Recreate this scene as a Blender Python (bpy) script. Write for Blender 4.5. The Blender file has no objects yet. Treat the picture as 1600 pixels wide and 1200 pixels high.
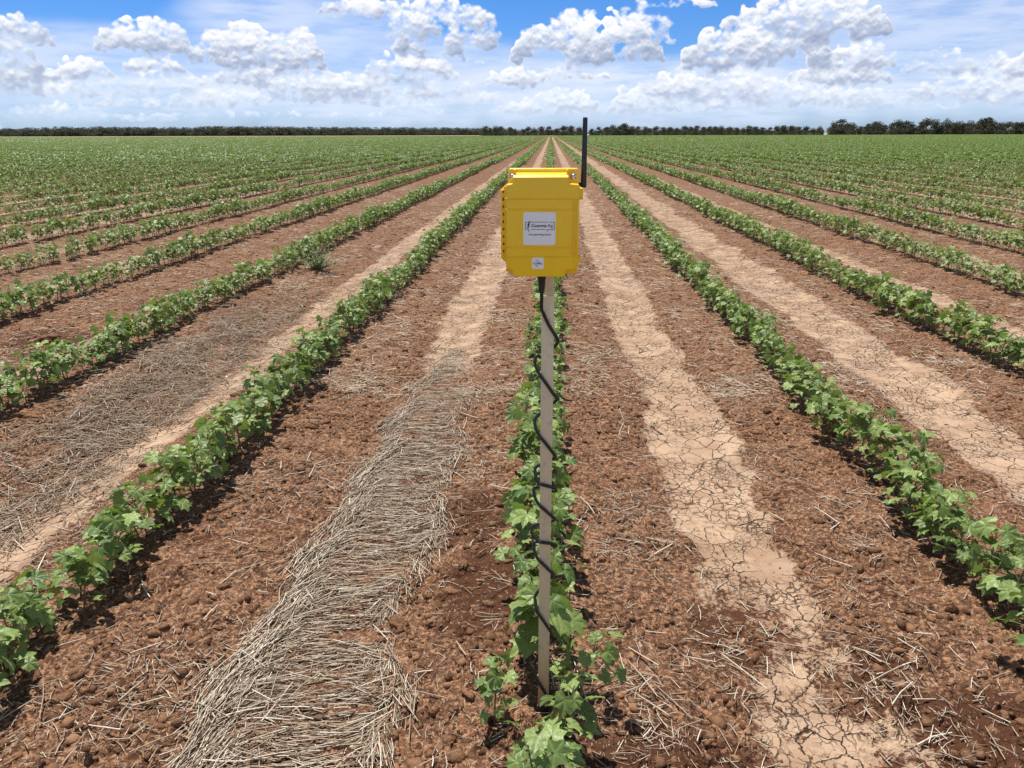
import bpy, bmesh, math, random, time
import numpy as np
from mathutils import Matrix, Vector, Euler
T0 = time.time()
C = bpy.context.scene.collection
sc = bpy.context.scene
rng = np.random.default_rng(7)
R = math.radians

# ------------------------------------------------------------------ camera
cam_d = bpy.data.cameras.new('camera')
cam = bpy.data.objects.new('camera', cam_d)
C.objects.link(cam)
cam_d.sensor_width = 36.0
cam_d.lens = 1208.0 / 1600.0 * 36.0
cam_d.clip_start = 0.05
cam_d.clip_end = 20000
rot = (Matrix.Rotation(R(2.8), 4, 'Z') @ Matrix.Rotation(R(90 - 17.91), 4, 'X') @ Matrix.Rotation(R(-0.16), 4, 'Z'))
cam.matrix_world = Matrix.Translation((0, 0, 1.5)) @ rot
sc.camera = cam

# ------------------------------------------------------------------ light
SUN_EL, SUN_AZ = 69.0, -32.0          # azimuth measured from +Y (ahead), negative = to the left
sun_d = bpy.data.lights.new('sun', 'SUN')
sun_d.energy = 5.0
sun_d.angle = R(0.53)
sun_d.color = (1.0, 0.955, 0.88)
sun = bpy.data.objects.new('sun', sun_d)
C.objects.link(sun)
sdir = Vector((math.sin(R(SUN_AZ)) * math.cos(R(SUN_EL)), math.cos(R(SUN_AZ)) * math.cos(R(SUN_EL)), math.sin(R(SUN_EL))))
sun.rotation_euler = sdir.to_track_quat('Z', 'Y').to_euler()
sc.view_settings.view_transform = 'Standard'
sc.view_settings.look = 'None'
sc.view_settings.exposure = 0.30
sc.view_settings.gamma = 1.0
sc.view_settings.use_curve_mapping = False


class NT:
    """tiny helper to write node trees as expressions"""
    def __init__(self, tree):
        self.t = tree
        tree.nodes.clear()

    def n(self, typ, **kw):
        nd = self.t.nodes.new(typ)
        for k, v in kw.items():
            setattr(nd, k, v)
        return nd

    def put(self, sock, v):
        if isinstance(v, bpy.types.NodeSocket):
            self.t.links.new(v, sock)
        elif v is not None:
            try:
                sock.default_value = v
            except Exception:
                sock.default_value = tuple(v) + (1.0,)

    def m(self, op, a, b=None, c=None, clamp=False):
        nd = self.n('ShaderNodeMath', operation=op, use_clamp=clamp)
        self.put(nd.inputs[0], a)
        if b is not None: self.put(nd.inputs[1], b)
        if c is not None: self.put(nd.inputs[2], c)
        return nd.outputs[0]

    def v(self, op, a, b=None, out=0):
        nd = self.n('ShaderNodeVectorMath', operation=op)
        self.put(nd.inputs[0], a)
        if b is not None: self.put(nd.inputs[1], b)
        return nd.outputs[out]

    def scale(self, a, s):
        nd = self.n('ShaderNodeVectorMath', operation='SCALE')
        self.put(nd.inputs[0], a)
        self.put(nd.inputs['Scale'], s)
        return nd.outputs[0]

    def xyz(self, x, y, z):
        nd = self.n('ShaderNodeCombineXYZ')
        self.put(nd.inputs[0], x); self.put(nd.inputs[1], y); self.put(nd.inputs[2], z)
        return nd.outputs[0]

    def sep(self, a):
        nd = self.n('ShaderNodeSeparateXYZ')
        self.put(nd.inputs[0], a)
        return nd.outputs

    def noise(self, vec, scale, detail=2.0, rough=0.5, lac=2.0, dist=0.0, dim='3D', out=0):
        nd = self.n('ShaderNodeTexNoise', noise_dimensions=dim)
        self.put(nd.inputs['Vector'], vec)
        self.put(nd.inputs['Scale'], scale)
        self.put(nd.inputs['Detail'], detail)
        self.put(nd.inputs['Roughness'], rough)
        self.put(nd.inputs['Lacunarity'], lac)
        self.put(nd.inputs['Distortion'], dist)
        return nd.outputs[out]

    def voro(self, vec, scale, feature='F1', rand=1.0, detail=0.0, out='Distance', dim='3D', smooth=None):
        nd = self.n('ShaderNodeTexVoronoi', feature=feature, voronoi_dimensions=dim)
        self.put(nd.inputs['Vector'], vec)
        self.put(nd.inputs['Scale'], scale)
        self.put(nd.inputs['Randomness'], rand)
        if 'Detail' in nd.inputs and detail: self.put(nd.inputs['Detail'], detail)
        if smooth is not None: self.put(nd.inputs['Smoothness'], smooth)
        return nd.outputs[out]

    def ss(self, x, a, b, lo=0.0, hi=1.0):
        nd = self.n('ShaderNodeMapRange', interpolation_type='SMOOTHSTEP')
        self.put(nd.inputs[0], x)
        self.put(nd.inputs[1], a); self.put(nd.inputs[2], b)
        self.put(nd.inputs[3], lo); self.put(nd.inputs[4], hi)
        return nd.outputs[0]

    def lin(self, x, a, b, lo=0.0, hi=1.0):
        nd = self.n('ShaderNodeMapRange')
        self.put(nd.inputs[0], x)
        self.put(nd.inputs[1], a); self.put(nd.inputs[2], b)
        self.put(nd.inputs[3], lo); self.put(nd.inputs[4], hi)
        return nd.outputs[0]

    def mix(self, f, a, b, mode='MIX'):
        nd = self.n('ShaderNodeMix', data_type='RGBA', blend_type=mode)
        self.put(nd.inputs[0], f)
        self.put(nd.inputs[6], a if isinstance(a, bpy.types.NodeSocket) else tuple(a) + (1.0,))
        self.put(nd.inputs[7], b if isinstance(b, bpy.types.NodeSocket) else tuple(b) + (1.0,))
        return nd.outputs[2]


# ------------------------------------------------------------------ sky with cumulus
def photo_dir(x, y):
    d = rot.to_3x3() @ Vector(((x - 800) / 1208.0, -(y - 600) / 1208.0, -1.0))
    d.normalize()
    return math.degrees(math.atan2(d.x, d.y)), math.degrees(math.asin(d.z))

# cumulus heaps over the horizon: direction (photo pixel of the bearing), half width, half height, density
HEAPS = [(225, 52, 66, 30, 1.0), (18, 50, 60, 17, .9), (368, 66, 66, 36, 1.05), (462, 72, 40, 38, 1.05),
         (700, 28, 78, 52, 1.0), (585, 8, 90, 20, .8), (920, 52, 118, 44, 1.1), (1000, 40, 50, 38, .8), (1180, 60, 108, 42, 1.1),
         (1262, 18, 120, 42, 1.05), (1345, 82, 52, 26, .8), (1468, 92, 50, 20, .75), (1110, 100, 60, 16, .7), (640, 30, 40, 34, .7),
         (50, 112, 60, 14, .8), (130, 104, 40, 18, .85), (240, 98, 44, 16, .95), (270, 125, 90, 20, .7), (180, 135, 70, 16, .75), (400, 112, 60, 24, .95), (350, 150, 80, 20, .9),
         (480, 128, 62, 30, .95), (560, 128, 56, 26, .9), (535, 152, 80, 12, .85), (640, 100, 75, 30, .85), (690, 130, 60, 26, .8), (600, 150, 60, 16, .8), (1075, 3, 50, 10, .7),
         (250, 158, 90, 12, .8), (60, 138, 80, 12, .85), (90, 168, 60, 14, .75), (645, 166, 52, 18, .8), (740, 150, 60, 18, .7), (805, 118, 50, 20, .75), (870, 112, 60, 14, .8), (880, 156, 60, 26, .9),
         (815, 165, 50, 16, .75), (1000, 152, 52, 26, .95), (1060, 130, 70, 26, 1.0), (1150, 128, 60, 32, .95), (1120, 160, 90, 14, .85), (1230, 140, 60, 26, .85), (1310, 110, 76, 22, .95),
         (1290, 146, 90, 22, .85), (1380, 152, 60, 16, .8), (1500, 132, 66, 22, .95), (1580, 128, 60, 30, .95), (1560, 95, 50, 16, .7), (700, 92, 60, 10, .6), (940, 118, 16, 5, .7),
         (180, 182, 90, 8, .6), (20, 175, 80, 12, .6), (440, 178, 200, 8, .55), (-150, 60, 150, 40, .9), (1800, 60, 150, 45, .9), (0, 92, 30, 24, .8), (1440, 160, 150, 10, .55)]
# thin high veils
VEILS = [(455, 45, 190, 62, .62), (90, 80, 210, 42, .6), (1480, 60, 230, 110, .62), (700, 98, 260, 36, .6), (780, 96, 110, 28, .5), (1330, 20, 130, 60, .5),
         (800, 146, 1150, 54, .82), (640, 10, 80, 20, .3)]


# ------------------------------------------------------------------ numpy noise
def _hash(ix, iy, seed):
    h = (ix.astype(np.int64) * 374761393 + iy.astype(np.int64) * 668265263 + seed * 2147483647 + 1013904223) & 0xFFFFFFFF
    h = ((h ^ (h >> 13)) * 1274126177) & 0xFFFFFFFF
    h = ((h ^ (h >> 16)) * 2246822519) & 0xFFFFFFFF
    return ((h ^ (h >> 15)) & 0xFFFFFF) / float(0xFFFFFF)

def vnoise(x, y, seed=0):
    """smooth gradient noise, about -1..1"""
    ix = np.floor(x); iy = np.floor(y)
    fx = x - ix; fy = y - iy
    ux = fx * fx * fx * (fx * (fx * 6 - 15) + 10); uy = fy * fy * fy * (fy * (fy * 6 - 15) + 10)
    def g(dx, dy):
        a = _hash(ix + dx, iy + dy, seed) * 2 * np.pi
        return np.cos(a) * (fx - dx) + np.sin(a) * (fy - dy)
    return 1.5 * ((g(0, 0) * (1 - ux) + g(1, 0) * ux) * (1 - uy) + (g(0, 1) * (1 - ux) + g(1, 1) * ux) * uy)

def fbm(x, y, oct=4, seed=0, gain=0.5, lac=2.03):
    a = 1.0; s = 0.0; t = 0.0
    for k in range(oct):
        s = s + a * vnoise(x * lac ** k + 17.3 * k, y * lac ** k - 9.1 * k, seed + k)
        t += a; a *= gain
    return s / t

def worley(x, y, seed=0, second=False):
    ix = np.floor(x); iy = np.floor(y)
    d1 = np.full(x.shape, 9.0); d2 = np.full(x.shape, 9.0)
    cid = np.zeros(x.shape)
    for dx in (-1, 0, 1):
        for dy in (-1, 0, 1):
            px = ix + dx + _hash(ix + dx, iy + dy, seed); py = iy + dy + _hash(ix + dx, iy + dy, seed + 91)
            d = np.hypot(px - x, py - y)
            n = d < d1
            d2 = np.where(n, d1, np.minimum(d2, d))
            cid = np.where(n, _hash(ix + dx, iy + dy, seed + 55), cid)
            d1 = np.where(n, d, d1)
    return (d1, d2, cid) if second else d1

def sstep(x, a, b):
    t = np.clip((x - a) / (b - a), 0, 1)
    return t * t * (3 - 2 * t)

def mesh_np(name, V, F, smooth=True, mat=None, attrs=None):
    """V (n,3), F (m,k) with k = 3 or 4"""
    me = bpy.data.meshes.new(name)
    V = np.asarray(V, np.float32); F = np.asarray(F, np.int32)
    m, k = F.shape
    me.vertices.add(len(V)); me.vertices.foreach_set('co', V.ravel())
    me.loops.add(m * k); me.loops.foreach_set('vertex_index', F.ravel())
    me.polygons.add(m)
    me.polygons.foreach_set('loop_start', np.arange(m, dtype=np.int32) * k)
    if smooth: me.polygons.foreach_set('use_smooth', np.ones(m, bool))
    for an, av in (attrs or {}).items():
        av = np.asarray(av, np.float32)
        a = me.attributes.new(an, 'FLOAT', 'POINT')
        a.data.foreach_set('value', av.ravel())
    me.update(calc_edges=True)
    if mat: me.materials.append(mat)
    return me

def grid_faces(ny, nx):
    i = np.arange(ny * nx).reshape(ny, nx)
    return np.stack([i[:-1, :-1], i[:-1, 1:], i[1:, 1:], i[1:, :-1]], -1).reshape(-1, 4)

def link(name, me, parent=None):
    o = bpy.data.objects.new(name, me); C.objects.link(o)
    if parent is not None: o.parent = parent
    return o

# ------------------------------------------------------------------ world: clear sky
w = bpy.data.worlds.new('World')
sc.world = w
w.use_nodes = True
N = NT(w.node_tree)
gen = N.n('ShaderNodeTexCoord').outputs['Generated']
sz = N.sep(gen)[2]
el = N.m('MULTIPLY', N.m('ARCSINE', sz), 180 / math.pi)
sky = N.n('ShaderNodeTexSky', sky_type='NISHITA', sun_disc=False)
N.put(sky.inputs[0], N.v('MAXIMUM', gen, (-1, -1, 0.012)))
sky.sun_elevation = R(SUN_EL)
sky.sun_rotation = R(SUN_AZ)
sky.altitude = 100
sky.air_density = 1.0
sky.dust_density = 0.3
sky.ozone_density = 3.0
deep = N.ss(el, -1.0, 9.5)
base = N.mix(1.0, sky.outputs[0], N.mix(deep, (0.86, 1.17, 2.0), (0.46, 0.95, 1.72)), 'MULTIPLY')
base = N.mix(N.ss(el, 9.0, 25.0), base, sky.outputs[0])
# bright cumulus also fill the part of the sky behind the camera
gy = N.sep(gen)[1]
cb = N.m('MULTIPLY', N.ss(N.noise(N.v('MULTIPLY', gen, (1, 1, 2.2)), 3.2, 4.0, 0.6), 0.44, 0.60), N.m('MULTIPLY', N.ss(gy, 0.25, -0.15), N.ss(el, 58.0, 30.0)))
base = N.mix(cb, base, (14.5, 14.8, 15.4))
bg = N.n('ShaderNodeBackground')
N.put(bg.inputs[0], base); bg.inputs[1].default_value = 0.058
wo = N.n('ShaderNodeOutputWorld')
w.node_tree.links.new(bg.outputs[0], wo.inputs[0])
w.cycles.sampling_method = 'MANUAL'
w.cycles.sample_map_resolution = 512

# ------------------------------------------------------------------ clouds: a band of cumulus far beyond the trees
def build_clouds():
    K = 21.2                                     # photo pixels per degree near the middle
    A0, A1, E0, E1, ST = -62.0, 68.0, -0.6, 15.0, 0.075
    na, ne = int((A1 - A0) / ST), int((E1 - E0) / ST)
    az = np.linspace(A0, A1, na)[None, :].repeat(ne, 0); el = np.linspace(E0, E1, ne)[:, None].repeat(na, 1)
    H = np.full(az.shape, -1.0); Bs = np.zeros(az.shape); depth = np.full(az.shape, -1e9)
    r2 = np.random.default_rng(12)
    heaps = list(HEAPS)
    for side in ((-61, -33), (39, 67)):          # more of the same outside the photo's frame
        for k in range(26):
            a = r2.uniform(*side); e = 0.8 + 9 * r2.random() ** 1.6
            heaps.append((None, (a, e), r2.uniform(40, 130) , r2.uniform(14, 40), 1.0))
    wx = az + 0.35 * fbm(az * 1.1, el * 1.1, 3, 5); wy = el + 0.22 * fbm(az * 1.1 + 40, el * 1.1, 3, 6)
    for hi, (x, y, a, b, s) in enumerate(heaps):
        if x is None: Ac, Ec = y
        else: Ac, Ec = photo_dir(x, y)
        Er = (200 - (y if x is not None else 100)) / 200
        ar, br = a / K * .95, b / K * .98
        n = int(24 + 66 * s * (ar / br) ** 0.8)
        for k in range(n):
            t = r2.uniform(-1, 1)
            top = (1 - abs(t) ** 2.4) ** 0.5 * r2.uniform(0.65, 1.0)
            v = -1 + 2 * top * r2.random() ** 0.75
            rad = br * r2.uniform(0.16, 0.42) * (1.0 if v < 0.1 else 0.75) * (0.55 + 0.45 * (1 - abs(t)))
            rad = max(rad, 0.10)
            ca = Ac + t * ar * 0.94; ce = max(Ec + v * br * 0.80, Ec - br * 0.8)
            i0, i1 = int((ca - 1.3 * rad - 0.4 - A0) / ST), int((ca + 1.3 * rad + 0.4 - A0) / ST) + 2
            j0, j1 = int((ce - 1.3 * rad - 0.4 - E0) / ST), int((ce + 1.3 * rad + 0.4 - E0) / ST) + 2
            i0, j0 = max(i0, 0), max(j0, 0)
            if i1 <= i0 or j1 <= j0 or i0 >= na or j0 >= ne: continue
            sl = (slice(j0, j1), slice(i0, i1))
            q = ((wx[sl] - ca) / (rad * 1.25)) ** 2 + ((wy[sl] - ce) / rad) ** 2
            h = s * (1 - q)                      # puff profile
            dz = np.sqrt(np.clip(1 - q, 0, 1)) * rad
            H[sl] = np.maximum(H[sl], h)
            zd = dz + 0.25 * rad + 0.35 * (ce < Ec) * 0.2 - 0.02 * hi % 0.1
            cur = depth[sl]
            ny_ = (wy[sl] - ce) / rad            # -1 underside .. 1 top
            nx_ = (wx[sl] - ca) / rad
            hb = np.clip((wy[sl] - (Ec - br)) / (1.75 * br), 0, 1)
            lit = 0.46 + 0.32 * ny_ - 0.16 * nx_ + 0.66 * (hb - 0.42)
            up = (zd > cur) & (q < 1.25)
            Bs[sl] = np.where(up, lit, Bs[sl]); depth[sl] = np.where(up, zd, cur)
    # slight blur of the light field so puffs melt together
    def blur(a, n):
        for _ in range(n):
            a = (a + np.roll(a, 1, 0) + np.roll(a, -1, 0)) / 3; a = (a + np.roll(a, 1, 1) + np.roll(a, -1, 1)) / 3
        return a
    Wt = (depth > -1e8).astype(float)
    Bs = blur(Bs * Wt, 4) / np.maximum(blur(Wt, 4), 1e-3)
    H = blur(H, 1)
    V = np.zeros(az.shape)
    wa = az + 2.2 * fbm(az * .25, el * .5, 3, 15); we = el + 0.9 * fbm(az * .25 + 9, el * .5, 3, 16)
    for (x, y, a, b, s) in VEILS:
        Ac, Ec = photo_dir(x, y)
        V = np.maximum(V, s * np.clip(1.3 * (1 - ((wa - Ac) / (a / K)) ** 2 - ((we - Ec) / (b / K)) ** 2), 0, 1))
    V = blur(V, 8)
    rad = 9000.0
    ca, sa, ce, se = np.cos(np.radians(az)), np.sin(np.radians(az)), np.cos(np.radians(el)), np.sin(np.radians(el))
    P3 = np.stack([rad * sa * ce, rad * ca * ce, rad * se + 1.5], -1).reshape(-1, 3)
    mat = bpy.data.materials.new('cloud_vapour'); mat.use_nodes = True
    M = NT(mat.node_tree)
    at = lambda nm: M.n('ShaderNodeAttribute', attribute_name=nm).outputs['Fac']
    pos = M.v('NORMALIZE', M.v('SUBTRACT', M.n('ShaderNodeNewGeometry').outputs['Position'], (0, 0, 1.5)))
    x_, y_, z_ = M.sep(pos)
    elv = M.m('MULTIPLY', M.m('ARCSINE', z_), 180 / math.pi)
    Q = M.scale(pos, 57.3)
    Q = M.v('MULTIPLY', Q, (1, 1, 1.3))
    def bil(vec):
        n1 = M.noise(vec, 1.0, 6.5, 0.57, 2.1)
        v1 = M.voro(vec, 1.9, 'SMOOTH_F1', detail=2.0, smooth=0.6)
        return M.m('SUBTRACT', n1, M.m('MULTIPLY', v1, 0.30))
    b0 = bil(Q); b1 = bil(M.v('ADD', Q, (0, 0, 0.24)))
    h = at('heap')
    dens = M.m('ADD', h, M.m('MULTIPLY', M.m('SUBTRACT', b0, 0.36), 1.7))
    soft = M.ss(M.noise(Q, 0.45, 3.0, 0.5), 0.36, 0.60)
    low = M.ss(elv, 6.0, 2.5)
    a_c = M.ss(dens, M.m('MULTIPLY_ADD', low, -0.08, 0.08), M.m('ADD', M.m('MULTIPLY_ADD', soft, 0.55, 0.34), M.m('MULTIPLY', low, 0.12)))
    a_c = M.m('MULTIPLY', a_c, M.ss(elv, 0.1, 2.0, 0.35, 1.0))
    lit = M.m('ADD', at('lit'), M.m('MULTIPLY', M.m('SUBTRACT', b0, b1), 0.92))
    lit = M.m('ADD', lit, M.ss(dens, 0.15, 0.7, 0.25, 0.0), clamp=True)
    ramp = M.n('ShaderNodeValToRGB')
    M.put(ramp.inputs[0], lit)
    cr = ramp.color_ramp
    cr.elements[0].position = 0.0; cr.elements[0].color = (0.30, 0.38, 0.55, 1)
    cr.elements[1].position = 1.0; cr.elements[1].color = (1.0, 1.0, 1.0, 1)
    e = cr.elements.new(0.33); e.color = (0.46, 0.52, 0.67, 1)
    e = cr.elements.new(0.62); e.color = (0.78, 0.82, 0.90, 1)
    e = cr.elements.new(0.82); e.color = (0.93, 0.94, 0.97, 1)
    air = M.ss(elv, 0.0, 4.4, 0.62, 0.0)
    col = M.mix(air, ramp.outputs[0], (0.70, 0.82, 0.98))
    vn = M.noise(M.v('MULTIPLY', Q, (0.35, 0.35, 1.6)), 0.7, 6.0, 0.58)
    veil = M.m('MULTIPLY', at('veil'), M.ss(vn, 0.25, 0.62, 0.6, 1.25), clamp=True)
    colv = M.mix(air, (0.70, 0.78, 0.94), (0.60, 0.75, 0.94))
    tot = M.m('SUBTRACT', 1.0, M.m('MULTIPLY', M.m('SUBTRACT', 1.0, a_c), M.m('SUBTRACT', 1.0, veil)))
    colm = M.mix(a_c, colv, col)
    fade = M.ss(elv, 12.0, 14.8, 1.0, 0.0)
    em = M.n('ShaderNodeEmission'); M.put(em.inputs[0], colm); em.inputs[1].default_value = 0.88
    tr = M.n('ShaderNodeBsdfTransparent')
    mx = M.n('ShaderNodeMixShader'); M.put(mx.inputs[0], M.m('MULTIPLY', tot, fade))
    M.put(mx.inputs[1], tr.outputs[0]); M.put(mx.inputs[2], em.outputs[0])
    out = M.n('ShaderNodeOutputMaterial'); M.put(out.inputs[0], mx.outputs[0])
    mat.cycles.emission_sampling = 'NONE'
    me = mesh_np('clouds', P3, grid_faces(ne, na), True, mat, dict(heap=H, lit=Bs, veil=V))
    o = link('clouds', me); o['kind'] = 'structure'
build_clouds()
print('clouds', round(time.time() - T0, 1))

# ------------------------------------------------------------------ the field: shape of the soil
ROW0, PITCH = -0.02, 1.53
FIELD_END = 690.0

def furrow_coord(x):
    u = (x - ROW0) / PITCH
    k = np.floor(u + 0.5)
    return (u - k) * PITCH, k            # signed distance to the nearest row, row index

def crust_mask(x, y):
    """1 on the pale dried silt in the wheel furrows, 0 on crumbly bed soil"""
    u = (x - ROW0) / PITCH
    k = np.floor(u)                      # furrow number between row k and k+1
    c = (u - k) * PITCH - PITCH / 2      # distance from furrow centre
    ctr = 0.05 * vnoise(y * 0.55, k * 7.7, 31) + 0.03 * vnoise(y * 2.1, k * 3.1, 32)
    off = np.select([k == 0, k == -1, k == -2, k == 1, k == -3], [0.02, 0.06, 0.22, 0.06, 0.30], 0.05 * (_hash(k, k * 0, 3) - .5))
    half = np.select([k == 0, k == -1, k == -2, k == 1, k == -3], [0.215, 0.20, 0.17, 0.25, 0.15], 0.08 + 0.20 * _hash(k, k * 0 + 5, 4))
    half = half * (1 + 0.30 * vnoise(y * 0.9, k * 5.3, 33) + 0.22 * vnoise(y * 3.5, k * 4.3 + x * 2, 34))
    d = np.abs(c - off - ctr) + 0.06 * fbm(x * 7, y * 6, 4, 35, .62)
    m = 1 - sstep(d, half * 0.70, half * 1.22)
    # rougher brown patches near the camera where the silt is broken up
    br = fbm(x * 1.6, y * 1.1, 3, 36)
    m = m * (1 - sstep(y, 5.6, 4.6) * 0.85 * (k == -1))
    near = sstep(y, 3.3, 1.7) * (k == 0)
    m = m * (1 - near * sstep(br, -0.38, 0.02) * 0.92)
    m = m * (1 - sstep(fbm(x * 0.8 + k * 3, y * 0.35, 3, 37), 0.15, 0.45) * 0.6 * (np.abs(k + 0.5) > 1))
    return m

def base_height(x, y):
    d, k = furrow_coord(x)
    far = 1 - sstep(np.abs(y), 220, 420)
    r = np.cos(np.pi * np.clip(np.abs(d) / (PITCH / 2), 0, 1))
    h = -0.030 + 0.030 * r - 0.012 * sstep(-r, 0.2, 1.0)
    h = h + 0.012 * fbm(x * 1.3, y * 0.8, 3, 40)
    return h * far

def soil_height(x, y, cell):
    """cell = grid spacing there; finer bumps fade out where the grid cannot carry them"""
    h = base_height(x, y)
    m = crust_mask(x, y)
    f = lambda wl: np.clip(1.6 - 4.0 * cell / wl, 0, 1)
    act = cell < 0.2
    xs, ys, ms, cs = x[act], y[act], m[act], cell[act]
    fs = lambda wl: np.clip(1.6 - 4.0 * cs / wl, 0, 1)
    rough = (1 - ms) * (0.75 + 0.5 * fbm(xs * 2.2, ys * 2.2, 2, 41)) + 0.06
    wx = xs + 0.018 * vnoise(xs * 30, ys * 30, 51) + .006 * vnoise(xs * 85, ys * 85, 53); wy = ys + 0.018 * vnoise(xs * 30 + 50, ys * 30, 52) + .006 * vnoise(xs * 85 + 9, ys * 85, 54)
    hh = np.zeros(xs.shape)
    fine = 0.75 + 0.75 * vnoise(xs * 95, ys * 95, 50) * (cs < .008)
    dome = lambda w_, r: np.clip(1 - w_ / r, 0, 1) ** 0.55 * fine
    w1, _, c1 = worley(wx * 12, wy * 12, 42, True)
    rg = 0.65 + 0.8 * np.abs(vnoise(xs * 45, ys * 45, 49))
    hh += 0.024 * rg * (c1 > 0.62) * dome(w1, 0.25 + 0.28 * c1) * fs(0.09)
    w2, _, c2 = worley(wx * 27, wy * 27, 44, True)
    hh += 0.019 * rg * (c2 > 0.25) * dome(w2, 0.30 + 0.25 * c2) * fs(0.04) * (0.25 + 0.9 * sstep(vnoise(xs * 9, ys * 9, 45), -0.5, 0.5))
    w3, _, c3 = worley(wx * 62, wy * 62, 46, True)
    hh += 0.0085 * dome(w3, 0.3 + 0.3 * c3) * fs(0.017)
    hh += 0.012 * fbm(xs * 6, ys * 6, 2, 47) * fs(0.15)
    hh += 0.010 * np.minimum(vnoise(xs * 34, ys * 34, 48), 0.1) * fs(0.03)
    h[act] += hh * rough
    # plates of dried silt: edges curl up a little between cracks
    d1, d2, cid = worley(xs * 8.5 + 0.25 * vnoise(xs * 14, ys * 14, 61), ys * 7.0 + 0.25 * vnoise(xs * 14, ys * 14 + 9, 62), 63, True)
    crack = 1 - sstep(d2 - d1, 0.0, 0.11)
    h[act] += ms * (-0.010 * crack * (cid > -1) + 0.003 * (cid - .5) + 0.003 * (d1 - .4)) * fs(0.02)
    return h, m

def ground_z(x, y):
    x = np.atleast_1d(np.asarray(x, float)); y = np.atleast_1d(np.asarray(y, float))
    return soil_height(x, y, 0.0015 + 0.0028 * np.maximum(np.hypot(x * 0.6, y), 1.2))[0]

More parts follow.
